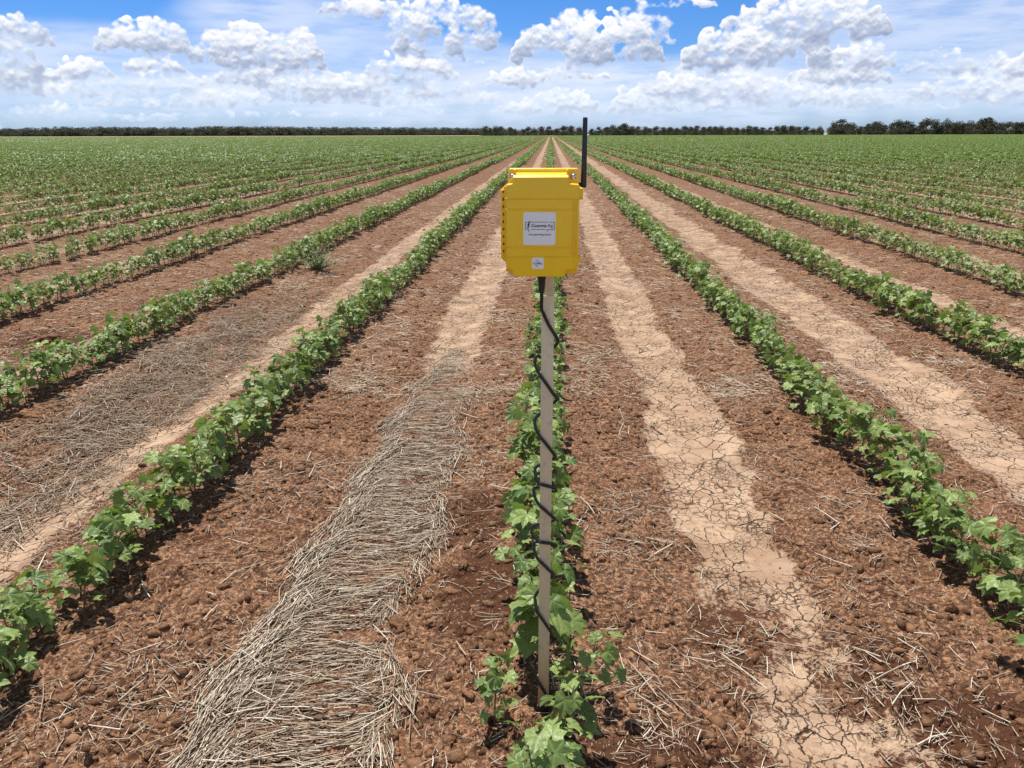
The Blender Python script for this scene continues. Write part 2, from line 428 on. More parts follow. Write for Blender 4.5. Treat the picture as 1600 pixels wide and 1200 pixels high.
def soil_material():
    mat = bpy.data.materials.new('red_brown_soil'); mat.use_nodes = True
    M = NT(mat.node_tree)
    at = lambda nm: M.n('ShaderNodeAttribute', attribute_name=nm).outputs['Fac']
    P = M.n('ShaderNodeNewGeometry').outputs['Position']
    crust = at('crust'); field = at('field')
    n_lo = M.noise(P, 0.9, 4, 0.6); n_mid = M.noise(P, 7, 5, 0.65); n_hi = M.noise(P, 60, 4, 0.7); n_vhi = M.noise(P, 260, 3, 0.7)
    # crumbly soil
    soil = M.mix(M.ss(n_mid, 0.32, 0.68), (0.066, 0.030, 0.018), (0.190, 0.092, 0.050))
    n_cl = M.noise(P, 24, 3, 0.6)
    soil = M.mix(M.m('MULTIPLY', M.ss(n_cl, 0.50, 0.64), 0.55), soil, (0.075, 0.036, 0.022))
    soil = M.mix(M.m('MULTIPLY', M.ss(n_hi, 0.46, 0.64), 0.85), soil, (0.46, 0.255, 0.140))
    soil = M.mix(M.m('MULTIPLY', M.ss(n_lo, 0.52, 0.72), 0.45), soil, (0.140, 0.052, 0.022))
    soil = M.mix(M.m('MULTIPLY', at('damp'), 1.0), soil, (0.085, 0.034, 0.016))
    soil = M.mix(M.m('MULTIPLY', M.ss(n_vhi, 0.60, 0.75), 0.5), soil, (0.065, 0.030, 0.016))
    # silt crust: pale ochre, pinkish and greyish patches
    cr = M.mix(M.ss(n_mid, 0.35, 0.65), (0.335, 0.215, 0.138), (0.50, 0.350, 0.235))
    cr = M.mix(M.m('MULTIPLY', M.ss(M.noise(P, 2.3, 3, 0.5), 0.54, 0.66), 0.55), cr, (0.36, 0.25, 0.185))
    cr = M.mix(M.m('MULTIPLY', M.ss(n_hi, 0.52, 0.66), 0.5), cr, (0.33, 0.205, 0.13))
    cr = M.mix(M.m('MULTIPLY', M.ss(M.noise(P, 14, 4, 0.6), 0.54, 0.64), 0.45), cr, (0.30, 0.20, 0.15))
    cr = M.mix(M.m('MULTIPLY', M.ss(n_vhi, 0.58, 0.74), 0.35), cr, (0.30, 0.17, 0.10))
    wp = M.v('ADD', P, M.scale(M.v('SUBTRACT', M.noise(P, 9, 4, 0.65, out=1), (0.5, 0.5, 0.5)), 0.085))
    wp = M.v('MULTIPLY', wp, (1.0, 0.82, 0.0))
    e1 = M.voro(wp, 10.5, 'DISTANCE_TO_EDGE'); e2 = M.voro(wp, 28, 'DISTANCE_TO_EDGE')
    c1 = M.ss(e1, 0.002, M.m('MULTIPLY_ADD', n_mid, 0.042, 0.003), 1.0, 0.0)
    brk = M.ss(M.noise(P, 5, 2), 0.42, 0.58)
    c2 = M.m('MULTIPLY', M.ss(e2, 0.01, 0.05, 1.0, 0.0), brk)
    e3 = M.voro(wp, 60, 'DISTANCE_TO_EDGE')
    c2 = M.m('MAXIMUM', c2, M.m('MULTIPLY', M.ss(e3, 0.01, 0.07, 1.0, 0.0), M.ss(M.noise(P, 8, 3), 0.56, 0.70)))
    cracks = M.m('MULTIPLY', M.m('MAXIMUM', M.m('MULTIPLY', c1, M.ss(M.noise(P, 3.1, 2), 0.36, 0.5)), M.m('MULTIPLY', c2, 0.8)), M.ss(crust, 0.25, 0.7))
    # fine litter: short bleached fibres everywhere
    ang = M.noise(P, 2.0, 2.0)
    fib = None
    for (sx, sy, th, sc_) in ((260, 38, 0.685, 1.0), (44, 240, 0.70, 1.0), (150, 60, 0.70, 1.0)):
        nn = M.noise(M.v('MULTIPLY', M.v('ADD', P, M.scale(M.noise(P, 12, 2, out=1), 0.05)), (sx, sy, 1)), 0.8, 1.0)
        s_ = M.ss(nn, th - 0.03, th + 0.03)
        fib = s_ if fib is None else M.m('MAXIMUM', fib, s_)
    fib = M.m('MULTIPLY', fib, M.m('MULTIPLY', M.ss(n_mid, 0.38, 0.6), M.m('SUBTRACT', 1.0, M.m('MULTIPLY', crust, 0.85))))
    col = M.mix(M.ss(M.m('ADD', crust, M.m('ADD', M.m('MULTIPLY', M.m('SUBTRACT', n_hi, 0.5), 1.1), M.m('MULTIPLY', M.m('SUBTRACT', M.noise(P, 17, 5, 0.75), 0.5), 1.7))), 0.36, 0.60), soil, cr)
    col = M.mix(M.m('MULTIPLY', fib, 0.75), col, (0.60, 0.50, 0.39))
    col = M.mix(cracks, col, (0.045, 0.024, 0.014))  # dark crack colour: deeper moist soil, with the gap's depth shade put in
    # beyond the crop: dry straw coloured headland and paddocks
    dry = M.mix(M.ss(M.noise(P, 0.03, 4, 0.6), 0.4, 0.6), (0.50, 0.36, 0.24), (0.40, 0.33, 0.20))
    col = M.mix(field, dry, col)
    b = M.n('ShaderNodeBsdfPrincipled')
    M.put(b.inputs['Base Color'], col); b.inputs['Roughness'].default_value = 0.93
    b.inputs['Specular IOR Level'].default_value = 0.2
    hgt = M.m('ADD', M.m('ADD', M.m('MULTIPLY', n_cl, 0.030), M.m('MULTIPLY', n_hi, 0.009)), M.m('MULTIPLY', n_vhi, 0.0022))
    hgt = M.m('MULTIPLY', hgt, M.m('SUBTRACT', 1.0, M.m('MULTIPLY', crust, 0.70)))
    hgt = M.m('ADD', hgt, M.m('MULTIPLY', M.voro(P, 75, 'F1'), M.m('MULTIPLY', M.m('SUBTRACT', crust, 1.0), 0.004)))
    hgt = M.m('SUBTRACT', hgt, M.m('MULTIPLY', cracks, 0.008))
    hgt = M.m('ADD', hgt, M.m('MULTIPLY', fib, 0.0012))
    bp = M.n('ShaderNodeBump'); bp.inputs['Strength'].default_value = 1.0; bp.inputs['Distance'].default_value = 1.0
    M.put(bp.inputs['Height'], hgt); M.put(b.inputs['Normal'], bp.outputs[0])
    out = M.n('ShaderNodeOutputMaterial'); M.put(out.inputs[0], b.outputs[0])
    return mat

def build_ground():
    ys = list(np.arange(-6, 1.15, 0.05)); y = 1.15
    while y < 60: ys.append(y); y += 0.0014 + 0.0029 * y
    while y < FIELD_END + 5: ys.append(y); y *= 1.03
    while y < 9500: ys.append(y); y *= 1.10
    ys = np.array(ys)
    ui = np.linspace(-1, 1, 1050)
    ext = 1.0 + np.cumsum(0.004 * 1.13 ** np.arange(70))
    u = np.concatenate([-ext[::-1], ui, ext])
    half = 1.5 + 0.78 * np.maximum(ys, 1.15)
    X = half[:, None] * u[None, :]; Y = ys[:, None].repeat(len(u), 1)
    dx = np.gradient(X, axis=1); dy = np.gradient(Y, axis=0)
    cell = np.maximum(np.abs(dx), np.abs(dy) * 0.7)
    Z, m = soil_height(X.copy(), Y.copy(), cell)
    inside = (Y < FIELD_END).astype(float)
    Z = Z * inside
    nz = fbm(X * 6, Y * 6, 3, 101)
    damp = np.zeros(X.shape)
    for (cx_, cy_, rx, ry) in ((-.30, 2.90, .16, .20), (-.22, 2.35, .14, .25), (.95, 2.05, .18, .12), (1.05, 1.72, .35, .20), (.62, 2.2, .12, .15), (.35, 1.55, .3, .15), (-3.95, 5.8, .3, .3), (1.6, 1.6, .3, .2)):
        damp = np.maximum(damp, 1 - sstep(((X - cx_) / rx) ** 2 + ((Y - cy_) / ry) ** 2 + nz * 1.2, 0.6, 1.9))
    me = mesh_np('ground', np.stack([X, Y, Z], -1).reshape(-1, 3), grid_faces(*X.shape), True, soil_material(),
                 dict(crust=m, field=inside, damp=damp))
    o = link('ground', me); o['kind'] = 'structure'
    print('ground verts', X.size, round(time.time() - T0, 1))
build_ground()

# ------------------------------------------------------------------ straw and clods
def simple_mat(name, fn):
    mat = bpy.data.materials.new(name); mat.use_nodes = True
    M = NT(mat.node_tree)
    sh = fn(M)
    out = M.n('ShaderNodeOutputMaterial'); M.put(out.inputs[0], sh)
    return mat

def principled(M, col, rough=0.8, spec=0.3, normal=None, metal=0.0):
    b = M.n('ShaderNodeBsdfPrincipled')
    M.put(b.inputs['Base Color'], col if isinstance(col, bpy.types.NodeSocket) else tuple(col) + (1.0,))
    M.put(b.inputs['Roughness'], rough)
    b.inputs['Specular IOR Level'].default_value = spec
    b.inputs['Metallic'].default_value = metal
    if normal is not None: M.put(b.inputs['Normal'], normal)
    return b.outputs[0]

def _straw(M):
    t = M.n('ShaderNodeAttribute', attribute_name='tone').outputs['Fac']
    P = M.n('ShaderNodeNewGeometry').outputs['Position']
    ramp = M.n('ShaderNodeValToRGB'); M.put(ramp.inputs[0], t)
    c = ramp.color_ramp
    c.elements[0].position = 0; c.elements[0].color = (0.10, 0.062, 0.036, 1)
    c.elements[1].position = 1; c.elements[1].color = (0.78, 0.70, 0.57, 1)
    for p_, k in ((0.25, (0.30, 0.205, 0.13, 1)), (0.55, (0.46, 0.375, 0.28, 1)), (0.8, (0.62, 0.54, 0.43, 1))):
        e = c.elements.new(p_); e.color = k
    col = M.mix(M.m('MULTIPLY', M.ss(M.noise(P, 90, 3, 0.6), 0.45, 0.7), 0.4), ramp.outputs[0], (0.22, 0.14, 0.09))
    return principled(M, col, 0.6, 0.2)
straw_mat = simple_mat('bleached_straw', _straw)

def sticks(x, y, z, ang, pit, L, Wd, bend, tone, full):
    """flat-bottomed bent rods; returns verts, quads, tones"""
    n = len(x)
    t = np.linspace(-.5, .5, 3 if full else 2)
    m = len(t)
    dx, dy = np.cos(ang), np.sin(ang)
    px, py = -dy, dx
    prof = [(-.5, 0.0), (0.0, 0.62), (.5, 0.0)] if not full else [(-.5, 0.1), (-.2, .55), (.25, .55), (.5, 0.05)]
    k = len(prof)
    V = np.zeros((n, m, k, 3))
    for a in range(m):
        off = bend * (t[a] ** 2 - .12) * L
        for b, (u, v) in enumerate(prof):
            taper = 1.0 if a < m - 1 else 0.8
            V[:, a, b, 0] = x + dx * t[a] * L + px * (off + u * Wd * taper)
            V[:, a, b, 1] = y + dy * t[a] * L + py * (off + u * Wd * taper)
            V[:, a, b, 2] = z + t[a] * L * pit + v * Wd
    base = (np.arange(n) * m * k)[:, None, None]
    F = []
    for a in range(m - 1):
        for b in range(k):
            if not full and b == k - 1: continue
            b2 = (b + 1) % k
            F.append(np.stack([base[:, 0, 0] + a * k + b, base[:, 0, 0] + (a + 1) * k + b, base[:, 0, 0] + (a + 1) * k + b2, base[:, 0, 0] + a * k + b2], -1))
    F = np.concatenate(F)
    return V.reshape(-1, 3), F, np.repeat(tone, m * k)

def mat_edges(y):
    """left and right edge of the matted straw in the furrow left of the pole"""
    l = np.interp(y, [1.0, 1.49, 1.91, 2.7, 3.24, 4.6, 5.6], [-0.99, -0.96, -0.94, -0.90, -0.88, -0.88, -0.72])
    r = np.interp(y, [1.0, 1.45, 1.8, 1.99, 2.39, 3.41, 4.8, 5.6], [-0.42, -0.40, -0.42, -0.53, -0.46, -0.46, -0.50, -0.68])
    return l + 0.03 * np.sin(y * 9), r + 0.04 * np.sin(y * 7 + 1)

def build_straw():
    r = np.random.default_rng(21)
    parts = []; off = 0
    # 1. the matted swath: stalks combed by the water, lengthwise on its edges, crosswise within
    n = 19000
    y = 0.9 + 4.8 * r.random(n) ** 1.15
    l, rr = mat_edges(y)
    u = r.uniform(-.06, 1.06, n)
    u = np.where(r.random(n) < 0.22, r.beta(1.2, 6, n) * 0.6, u)
    x = l + (rr - l) * u + r.normal(0, 0.022, n) + 0.05 * fbm(y * 3, y * 0 + 3, 3, 70)
    edgeL = sstep(u, 0.34, 0.10); edgeR = sstep(u, 0.84, 0.97)
    swirl = fbm(x * 2.0, y * 1.3, 2, 71)
    cross = 0.10 + 0.35 * swirl + 0.25 * (u - .5)
    a = cross * (1 - edgeL) + (math.pi / 2 - 0.22 + 0.15 * swirl) * edgeL
    a = a * (1 - edgeR) + (math.pi / 2 + 0.25) * edgeR
    a += r.normal(0, 0.22, n) + (r.random(n) < 0.14) * r.normal(0, 0.8, n)
    L = 0.03 + 0.12 * r.random(n) ** 1.4; Wd = r.uniform(0.0014, 0.0042, n)
    hole = (fbm(x * 4, y * 3.2, 4, 73, .65) > 0.36 + r.normal(0, .1, n)) & (u > .3)
    cl = (np.hypot((x + 0.58) / 0.16, (y - 2.12) / 0.05) < 1)
    keep = ~hole & ~cl & (r.random(n) < np.interp(y, [0, 3.0, 4.0, 4.8, 5.7], [1, .95, .6, .28, .06])) & (r.random(n) < 0.25 + sstep(fbm(x * 6, y * 5, 3, 78), -.5, .2))
    z = ground_z(x, y) - 0.004 + r.random(n) * (0.024 + 0.010 * np.exp(-((u - .12) / .12) ** 2))
    tone = np.clip(r.normal(0.54, 0.27, n) + 0.10 * edgeL - 0.45 * (r.random(n) < .15), 0, 1)
    parts.append((x, y, z, a, r.normal(0, 0.06, n), L, Wd, r.normal(0, 0.15, n), tone, keep, True))
    # 2. loose litter over the beds
    def scatter(n, ymin, ymax, pw, dens, Lr, Wr, tmean, zr, full):
        y = ymin + (ymax - ymin) * r.random(n) ** pw
        x = (r.random(n) * 2 - 1) * (1.1 + 0.74 * y) - 0.05 * y
        k = dens(x, y) > r.random(n)
        x, y = x[k], y[k]; m = len(x)
        a = r.uniform(0, math.pi, m) + 0.5 * np.sin(x * 3)
        sc_ = 1 + 0.035 * y
        L = r.uniform(*Lr, m) * np.minimum(sc_, 1.6); Wd = r.uniform(*Wr, m) * sc_
        z = ground_z(x, y) + r.uniform(0.001, zr, m)
        tone = np.clip(r.normal(tmean, 0.2, m), 0, 1)
        parts.append((x, y, z, a, r.normal(0, 0.10, m), L, Wd, r.normal(0, 0.13, m), tone, np.ones(m, bool), full))
    def d_gen(x, y):
        d, k = furrow_coord(x)
        cm = crust_mask(x, y)
        patch = sstep(fbm(x * 1.7, y * 1.4, 3, 75), -0.15, 0.45)
        sh = np.exp(-((np.abs(d) - 0.40) / 0.22) ** 2)
        return np.clip((0.10 + 0.75 * patch) * (0.30 + 0.8 * sh) * (1 - 0.90 * cm), 0, 1)
    def d_left(x, y):      # the thick grey trash between the second and third rows on the left
        c = x + 2.50 + 0.06 * np.sin(y * 1.3)
        return np.exp(-(c / 0.33) ** 4) * sstep(y, 8.5, 5.0) * sstep(fbm(x * 2.2, y * 1.3, 2, 77), -0.5, 0.1)
    def d_edge(x, y):      # bleached drift along the silt strips
        cm = crust_mask(x, y)
        return np.exp(-((cm - 0.25) / 0.22) ** 2) * sstep(fbm(x * 2, y * .8, 3, 79), -0.2, 0.35)
    scatter(62000, 0.9, 5.5, 1.25, d_gen, (0.010, 0.060), (0.0012, 0.0032), 0.56, 0.012, True)
    scatter(2900, 1.0, 7, 1.2, d_gen, (0.05, 0.17), (0.0024, 0.0052), 0.72, 0.02, True)
    scatter(190000, 4.5, 26, 1.35, d_gen, (0.02, 0.075), (0.0018, 0.0038), 0.42, 0.015, False)
    scatter(130000, 1.8, 8.5, 1.0, d_left, (0.04, 0.17), (0.0022, 0.0045), 0.40, 0.05, True)
    scatter(9000, 1.0, 5.0, 1.1, d_edge, (0.02, 0.09), (0.0018, 0.004), 0.72, 0.012, True)
    scatter(30000, 4.5, 22, 1.3, d_edge, (0.02, 0.08), (0.002, 0.004), 0.62, 0.012, False)
    Vs, Fs, Ts = [], [], []
    for (x, y, z, a, p_, L, Wd, be, tone, keep, full) in parts:
        V, F, T = sticks(x[keep], y[keep], z[keep], a[keep], p_[keep], L[keep], Wd[keep], be[keep], tone[keep], full)
        Vs.append(V); Fs.append(F + off); Ts.append(T); off += len(V)
    me = mesh_np('straw', np.concatenate(Vs), np.concatenate(Fs), False, straw_mat, dict(tone=np.concatenate(Ts)))
    o = link('straw_litter', me); o['kind'] = 'stuff'
    o['label'] = 'bleached straw stalks matted and scattered over the red brown soil'
    print('straw', off, round(time.time() - T0, 1))
build_straw()

def ico_template(sub=1):
    bm = bmesh.new(); bmesh.ops.create_icosphere(bm, subdivisions=sub, radius=1.0)
    V = np.array([v.co[:] for v in bm.verts]); F = np.array([[v.index for v in f.verts] for f in bm.faces]); bm.free()
    return V, F

def _clod(M):
    P = M.n('ShaderNodeNewGeometry').outputs['Position']
    t = M.n('ShaderNodeAttribute', attribute_name='tone').outputs['Fac']
    c = M.mix(t, (0.085, 0.038, 0.021), (0.34, 0.180, 0.098))
    c = M.mix(M.m('MULTIPLY', M.ss(M.noise(P, 120, 4, 0.7), 0.45, 0.7), 0.6), c, (0.42, 0.24, 0.135))
    bp = M.n('ShaderNodeBump'); bp.inputs['Distance'].default_value = 1.0
    M.put(bp.inputs['Height'], M.m('MULTIPLY', M.noise(P, 160, 4, 0.7), 0.006))
    return principled(M, c, 0.95, 0.15, bp.outputs[0])
clod_mat = simple_mat('crumbled_clay', _clod)

def build_clods():
    r = np.random.default_rng(33)
    T, F = ico_template(1)
    def place(n, y0, y1, pw, smin, smax, lim=0.35):
        y = y0 + (y1 - y0) * r.random(n) ** pw
        x = (r.random(n) * 2 - 1) * (0.9 + 0.72 * y) - 0.05 * y
        cm = crust_mask(x, y); l, rr = mat_edges(y)
        inm = (x > l + .03) & (x < rr - .03) & (y < 5.0)
        k = (cm < lim) & (~inm | (r.random(n) < 0.16)) & (r.random(n) < 0.35 + 0.65 * sstep(fbm(x * 3, y * 3, 2, 81), -0.3, 0.4))
        x, y = x[k], y[k]
        s = smin + (smax - smin) * r.random(len(x)) ** 4.0
        s = s * (1 + 0.03 * y)
        return x, y, s
    P3 = [place(38000, 0.9, 4.2, 1.35, 0.003, 0.020), place(70000, 3.8, 16, 1.4, 0.006, 0.021), place(9000, 0.9, 5.5, 1.2, 0.002, 0.009, 2.0)]
    x, y, s = [np.concatenate([p[i] for p in P3]) for i in range(3)]
    n = len(x)
    z = ground_z(x, y) - 0.1 * s
    jit = 1 + r.normal(0, 0.32, (n, len(T)))
    V = T[None] * jit[..., None]
    V = V * (s[:, None] * np.stack([r.uniform(.7, 1.6, n), r.uniform(.6, 1.2, n), r.uniform(.4, .9, n)], -1))[:, None, :]
    a = r.uniform(0, 6.28, n); ca, sa = np.cos(a)[:, None], np.sin(a)[:, None]
    W = np.stack([V[..., 0] * ca - V[..., 1] * sa + x[:, None], V[..., 0] * sa + V[..., 1] * ca + y[:, None], V[..., 2] + z[:, None]], -1)
    FF = (F[None] + (np.arange(n) * len(T))[:, None, None]).reshape(-1, 3)
    tone = np.repeat(np.clip(r.normal(0.45, 0.28, n), 0, 1), len(T))
    me = mesh_np('crumbs', W.reshape(-1, 3), FF, False, clod_mat, dict(tone=tone))
    o = link('soil_crumbs', me); o['kind'] = 'stuff'
    o['label'] = 'loose crumbs and small clods of red brown clay on the beds'
    print('clods', n, round(time.time() - T0, 1))
build_clods()

# ------------------------------------------------------------------ cotton plants
def _leaf(M):
    at = lambda nm: M.n('ShaderNodeAttribute', attribute_name=nm).outputs['Fac']
    P = M.n('ShaderNodeNewGeometry').outputs['Position']
    back = M.n('ShaderNodeNewGeometry').outputs['Backfacing']
    t = at('tone'); vein = at('vein')
    rnd = M.n('ShaderNodeObjectInfo').outputs['Random']
    c = M.mix(t, (0.050, 0.105, 0.018), (0.30, 0.39, 0.11))
    c = M.mix(M.m('MULTIPLY', M.ss(M.noise(P, 0.8, 3, 0.6), 0.45, 0.65), 0.35), c, (0.25, 0.31, 0.075))
    c = M.mix(M.m('MULTIPLY', rnd, 0.25), c, (0.19, 0.27, 0.09))
    c = M.mix(M.m('MULTIPLY', M.ss(M.noise(P, 45, 3, 0.6), 0.5, 0.7), 0.25), c, (0.23, 0.32, 0.12))
    c = M.mix(M.m('MULTIPLY', M.ss(vein, 0.72, 1.0), 0.45), c, (0.34, 0.43, 0.18))
    c = M.mix(M.m('MULTIPLY', M.ss(at('old'), 0.9, 1.0), 0.8), c, (0.42, 0.36, 0.10))
    under = M.mix(0.5, c, (0.26, 0.32, 0.17))
    c2 = M.mix(back, c, under)
    bp = M.n('ShaderNodeBump'); bp.inputs['Distance'].default_value = 1.0; bp.inputs['Strength'].default_value = 0.7
    M.put(bp.inputs['Height'], M.m('ADD', M.m('MULTIPLY', M.noise(P, 75, 2, 0.5), 0.004), M.m('MULTIPLY', vein, -0.002)))
    b = M.n('ShaderNodeBsdfPrincipled')
    M.put(b.inputs['Base Color'], c2); b.inputs['Roughness'].default_value = 0.44
    b.inputs['Specular IOR Level'].default_value = 0.42
    M.put(b.inputs['Normal'], bp.outputs[0])
    tl = M.n('ShaderNodeBsdfTranslucent'); M.put(tl.inputs[0], M.mix(0.75, c, (0.24, 0.40, 0.03)))
    mx = M.n('ShaderNodeMixShader'); mx.inputs[0].default_value = 0.26
    M.put(mx.inputs[1], b.outputs[0]); M.put(mx.inputs[2], tl.outputs[0])
    return mx.outputs[0]
leaf_mat = simple_mat('cotton_leaf', _leaf)
def _stem(M):
    t = M.n('ShaderNodeAttribute', attribute_name='tone').outputs['Fac']
    return principled(M, M.mix(t, (0.16, 0.055, 0.035), (0.20, 0.24, 0.08)), 0.6, 0.3)
stem_mat = simple_mat('cotton_stem', _stem)

# leaf outline: five lobes; (angle from tip axis, radius, is vein)
LEAF = [(-165, .30, 0), (-138, .62, 0), (-112, .80, 1), (-88, .74, 0), (-74, .70, 0), (-58, .88, 0), (-46, 1.0, 1), (-34, .86, 0), (-24, .75, 0),
        (-12, .95, 0), (0, 1.12, 1), (12, .95, 0), (24, .75, 0), (34, .86, 0), (46, 1.0, 1), (58, .88, 0), (74, .70, 0), (88, .74, 0), (112, .80, 1), (138, .62, 0), (165, .30, 0)]
LEAF_LO = [(-160, .45, 0), (-108, .80, 1), (-74, .62, 0), (-44, 1.0, 1), (-22, .68, 0), (0, 1.15, 1), (22, .68, 0), (44, 1.0, 1), (74, .62, 0), (108, .80, 1), (160, .45, 0)]
LEAF_MIN = [(-150, .6, 0), (-75, .85, 0), (0, 1.1, 0), (75, .85, 0), (150, .6, 0)]

def leaf_tpl(kind, r):
    """one leaf of unit size in the XY plane, tip along +X, returns V, tris, vein"""
    out = {'hi': LEAF, 'lo': LEAF_LO, 'min': LEAF_MIN}[kind]
    a = np.radians([o[0] for o in out]); rr = np.array([o[1] for o in out]) * r.uniform(.92, 1.08, len(out)); vn = np.array([o[2] for o in out], float)
    n = len(out)
    if kind == 'min':
        V = np.concatenate([[[0, 0, 0]], np.stack([rr * np.cos(a), rr * np.sin(a), -0.12 * rr], -1)])
        F = [[0, i + 1, i + 2] for i in range(n - 1)]
        return V, np.array(F), np.concatenate([[0.5], vn])
    fold = r.uniform(.05, .13); droop = r.uniform(.10, .38); cup = r.uniform(-.1, .25)
    def zz(rad, v, x, y): return fold * rad * (0.55 - v) - droop * np.maximum(x, 0) ** 2 * .8 + cup * y * y - 0.08 * rad * rad
    rings = [(0.52, 1.0), (1.0, 1.0)] if kind == 'hi' else [(1.0, 1.0)]
    Vs = [[[0, 0, 0]]]; vs = [[1.0]]
    for f, _ in rings:
        rad = rr * f if f == 1.0 else np.minimum(rr * .55, 0.52)
        x, y = rad * np.cos(a), rad * np.sin(a)
        wig = r.normal(0, 0.02, n) * (f == 1.0)
        Vs.append(np.stack([x, y, zz(rad, vn, x, y) + wig], -1)); vs.append(vn)
    V = np.concatenate(Vs); F = []
    for i in range(n - 1): F.append([0, i + 1, i + 2])
    if len(rings) == 2:
        for i in range(n - 1):
            p, q = 1 + i, 1 + n + i
            F += [[p, q, q + 1], [p, q + 1, p + 1]]
    return V, np.array(F), np.concatenate(vs)

def frame(direction, roll_up=(0, 0, 1)):
    d = np.array(direction, float); d /= np.linalg.norm(d)
    s = np.cross(roll_up, d); s /= max(np.linalg.norm(s), 1e-6)
    return np.stack([d, s, np.cross(d, s)])       # rows: tip, side, normal

def tube(path, radii, sides=5):
    path = np.array(path, float); m = len(path)
    V = []
    for i in range(m):
        d = path[min(i + 1, m - 1)] - path[max(i - 1, 0)]; d /= max(np.linalg.norm(d), 1e-9)
        up = np.array([0, 0, 1.0]) if abs(d[2]) < .9 else np.array([1.0, 0, 0])
        s = np.cross(up, d); s /= np.linalg.norm(s); t = np.cross(d, s)
        for k in range(sides):
            q = 2 * math.pi * k / sides
            V.append(path[i] + radii[i] * (math.cos(q) * s + math.sin(q) * t))
    F = []
    for i in range(m - 1):
        for k in range(sides):
            a, b = i * sides + k, i * sides + (k + 1) % sides
            F.append([a, b, b + sides, a + sides])
    return np.array(V), np.array(F)

def join_np(parts):
    """parts: list of (V, F, attrs dict) with the same face size"""
    V, F, A, off = [], [], {}, 0
    for v, f, at in parts:
        V.append(v); F.append(np.asarray(f) + off); off += len(v)
        for k, q in at.items(): A.setdefault(k, []).append(np.broadcast_to(np.asarray(q, float), (len(v),)))
    return np.concatenate(V), np.concatenate(F), {k: np.concatenate(q) for k, q in A.items()}

def plant_geo(seed, kind='hi', height=None, nleaf=None, size=1.0):
    r = np.random.default_rng(seed)
    Ht = height or r.uniform(0.20, 0.26)
    lean = r.normal(0, 0.03, 2)
    pt = lambda t: np.array([lean[0] * t ** 1.5, lean[1] * t ** 1.5, Ht * t])
    stems, leaves = [], []
    tv, tf = tube([pt(t) - np.array([0, 0, .015]) * (t == 0) for t in (0, .3, .6, 1)], [.0042, .0036, .0028, .0015], 5 if kind == 'hi' else 3)
    stems.append((tv, tf, dict(tone=np.clip(tv[:, 2] / Ht, 0, 1) * .8)))
    n = nleaf or int(r.integers(17, 22))
    for i in range(n):
        t = 0.22 + 0.78 * (max(i + r.uniform(-.3, .3), 0) / n) ** 0.85
        t = min(max(t, .2), 1)
        az = i * 2.4 + r.normal(0, .35)
        el = r.uniform(0.35, 0.9) if t > .8 else r.uniform(0.0, 0.75)
        young = t > .92
        Lp = (r.uniform(.05, .105) * (1.15 - .35 * t) if not young else r.uniform(.012, .04)) * size
        d = np.array([math.cos(az) * math.cos(el), math.sin(az) * math.cos(el), math.sin(el)])
        b = pt(t); e = b + d * Lp * np.array([.8, 1, 1]); mid = (b + e) / 2 + np.array([0, 0, .006])
        if kind != 'min':
            pv, pf = tube([b, mid, e], [.0016, .0014, .0012], 3)
            stems.append((pv, pf, dict(tone=np.full(len(pv), r.uniform(.5, 1)))))
        S = (r.uniform(.030, .047) if not young else r.uniform(.018, .032)) * size
        if t < .4: S *= .85
        pitch = r.uniform(-.85, .35) if not young else r.uniform(-.1, .6)
        az2 = az + r.normal(0, .4)
        tip = np.array([math.cos(az2) * math.cos(pitch), math.sin(az2) * math.cos(pitch), math.sin(pitch)])
        # blades turn their faces to the sun
        up = np.array([-0.06, 0.18, 1.0]) + r.normal(0, .42, 3)
        fr = frame(tip, up)
        V, F, vn = leaf_tpl(kind, r)
        V = V * S + np.array([-.02 * S, 0, 0])
        W = e + V @ fr
        W[:, 2] = np.maximum(W[:, 2], .012)
        leaves.append((W, F, dict(tone=np.clip(r.normal(.48, .33) + .25 * (t - .5), 0, 1), vein=vn, old=1.0 if r.random() < .018 and t < .6 else 0.0)))
    return join_np(stems), join_np(leaves)

PLANTS = []
for i in range(12):
    st, lf = plant_geo(100 + i, 'hi', height=[.205, .225, .24, .215, .255, .19, .235, .22, .25, .21, .23, .20][i])
    PLANTS.append((mesh_np('cotton_stem', st[0], st[1], True, stem_mat, st[2]), mesh_np('cotton_leaves', lf[0], lf[1], True, leaf_mat, lf[2])))

def row_sites():
    """every plant of the crop near the camera: x, y, row, size"""
    r = np.random.default_rng(55)
    out = []
    for k in range(-36, 37):
        xr = ROW0 + k * PITCH
        y = -2.5 + r.random() * .1
        while y < 42:
            y += r.uniform(.07, .115)
            gap = vnoise(np.array([y * .9]), np.array([k * 13.7]), 91)[0]
            if gap > .80 and abs(k) > 2: continue
            if abs(xr) > 0.80 * max(y, 0) + 5.5: continue
            x = xr + r.normal(0, .030) + 0.02 * math.sin(y * 1.1 + k)
            if abs(x) < .14 and 1.56 < y < 1.79:
                if abs(y - 1.74) < .03: continue
                x = ROW0 + (.10 if len(out) % 2 else -.10) + r.normal(0, .012); y += r.uniform(-.02, .05)
            vig = (1.0 if k == 0 else .94) + 0.24 * vnoise(np.array([y * .55]), np.array([k * 5.1]), 92)[0] + r.normal(0, .07)
            out.append((x, y, k, vig))
    return out
SITES = row_sites()
M3 = np.array(rot.to_3x3())
def project(x, y, z):
    d = M3.T @ np.array([x, y, z - 1.5])
    if d[2] > -0.05: return None
    return 800 + 1208 * d[0] / -d[2], 600 - 1208 * d[1] / -d[2], -d[2]
near, rest = [], []
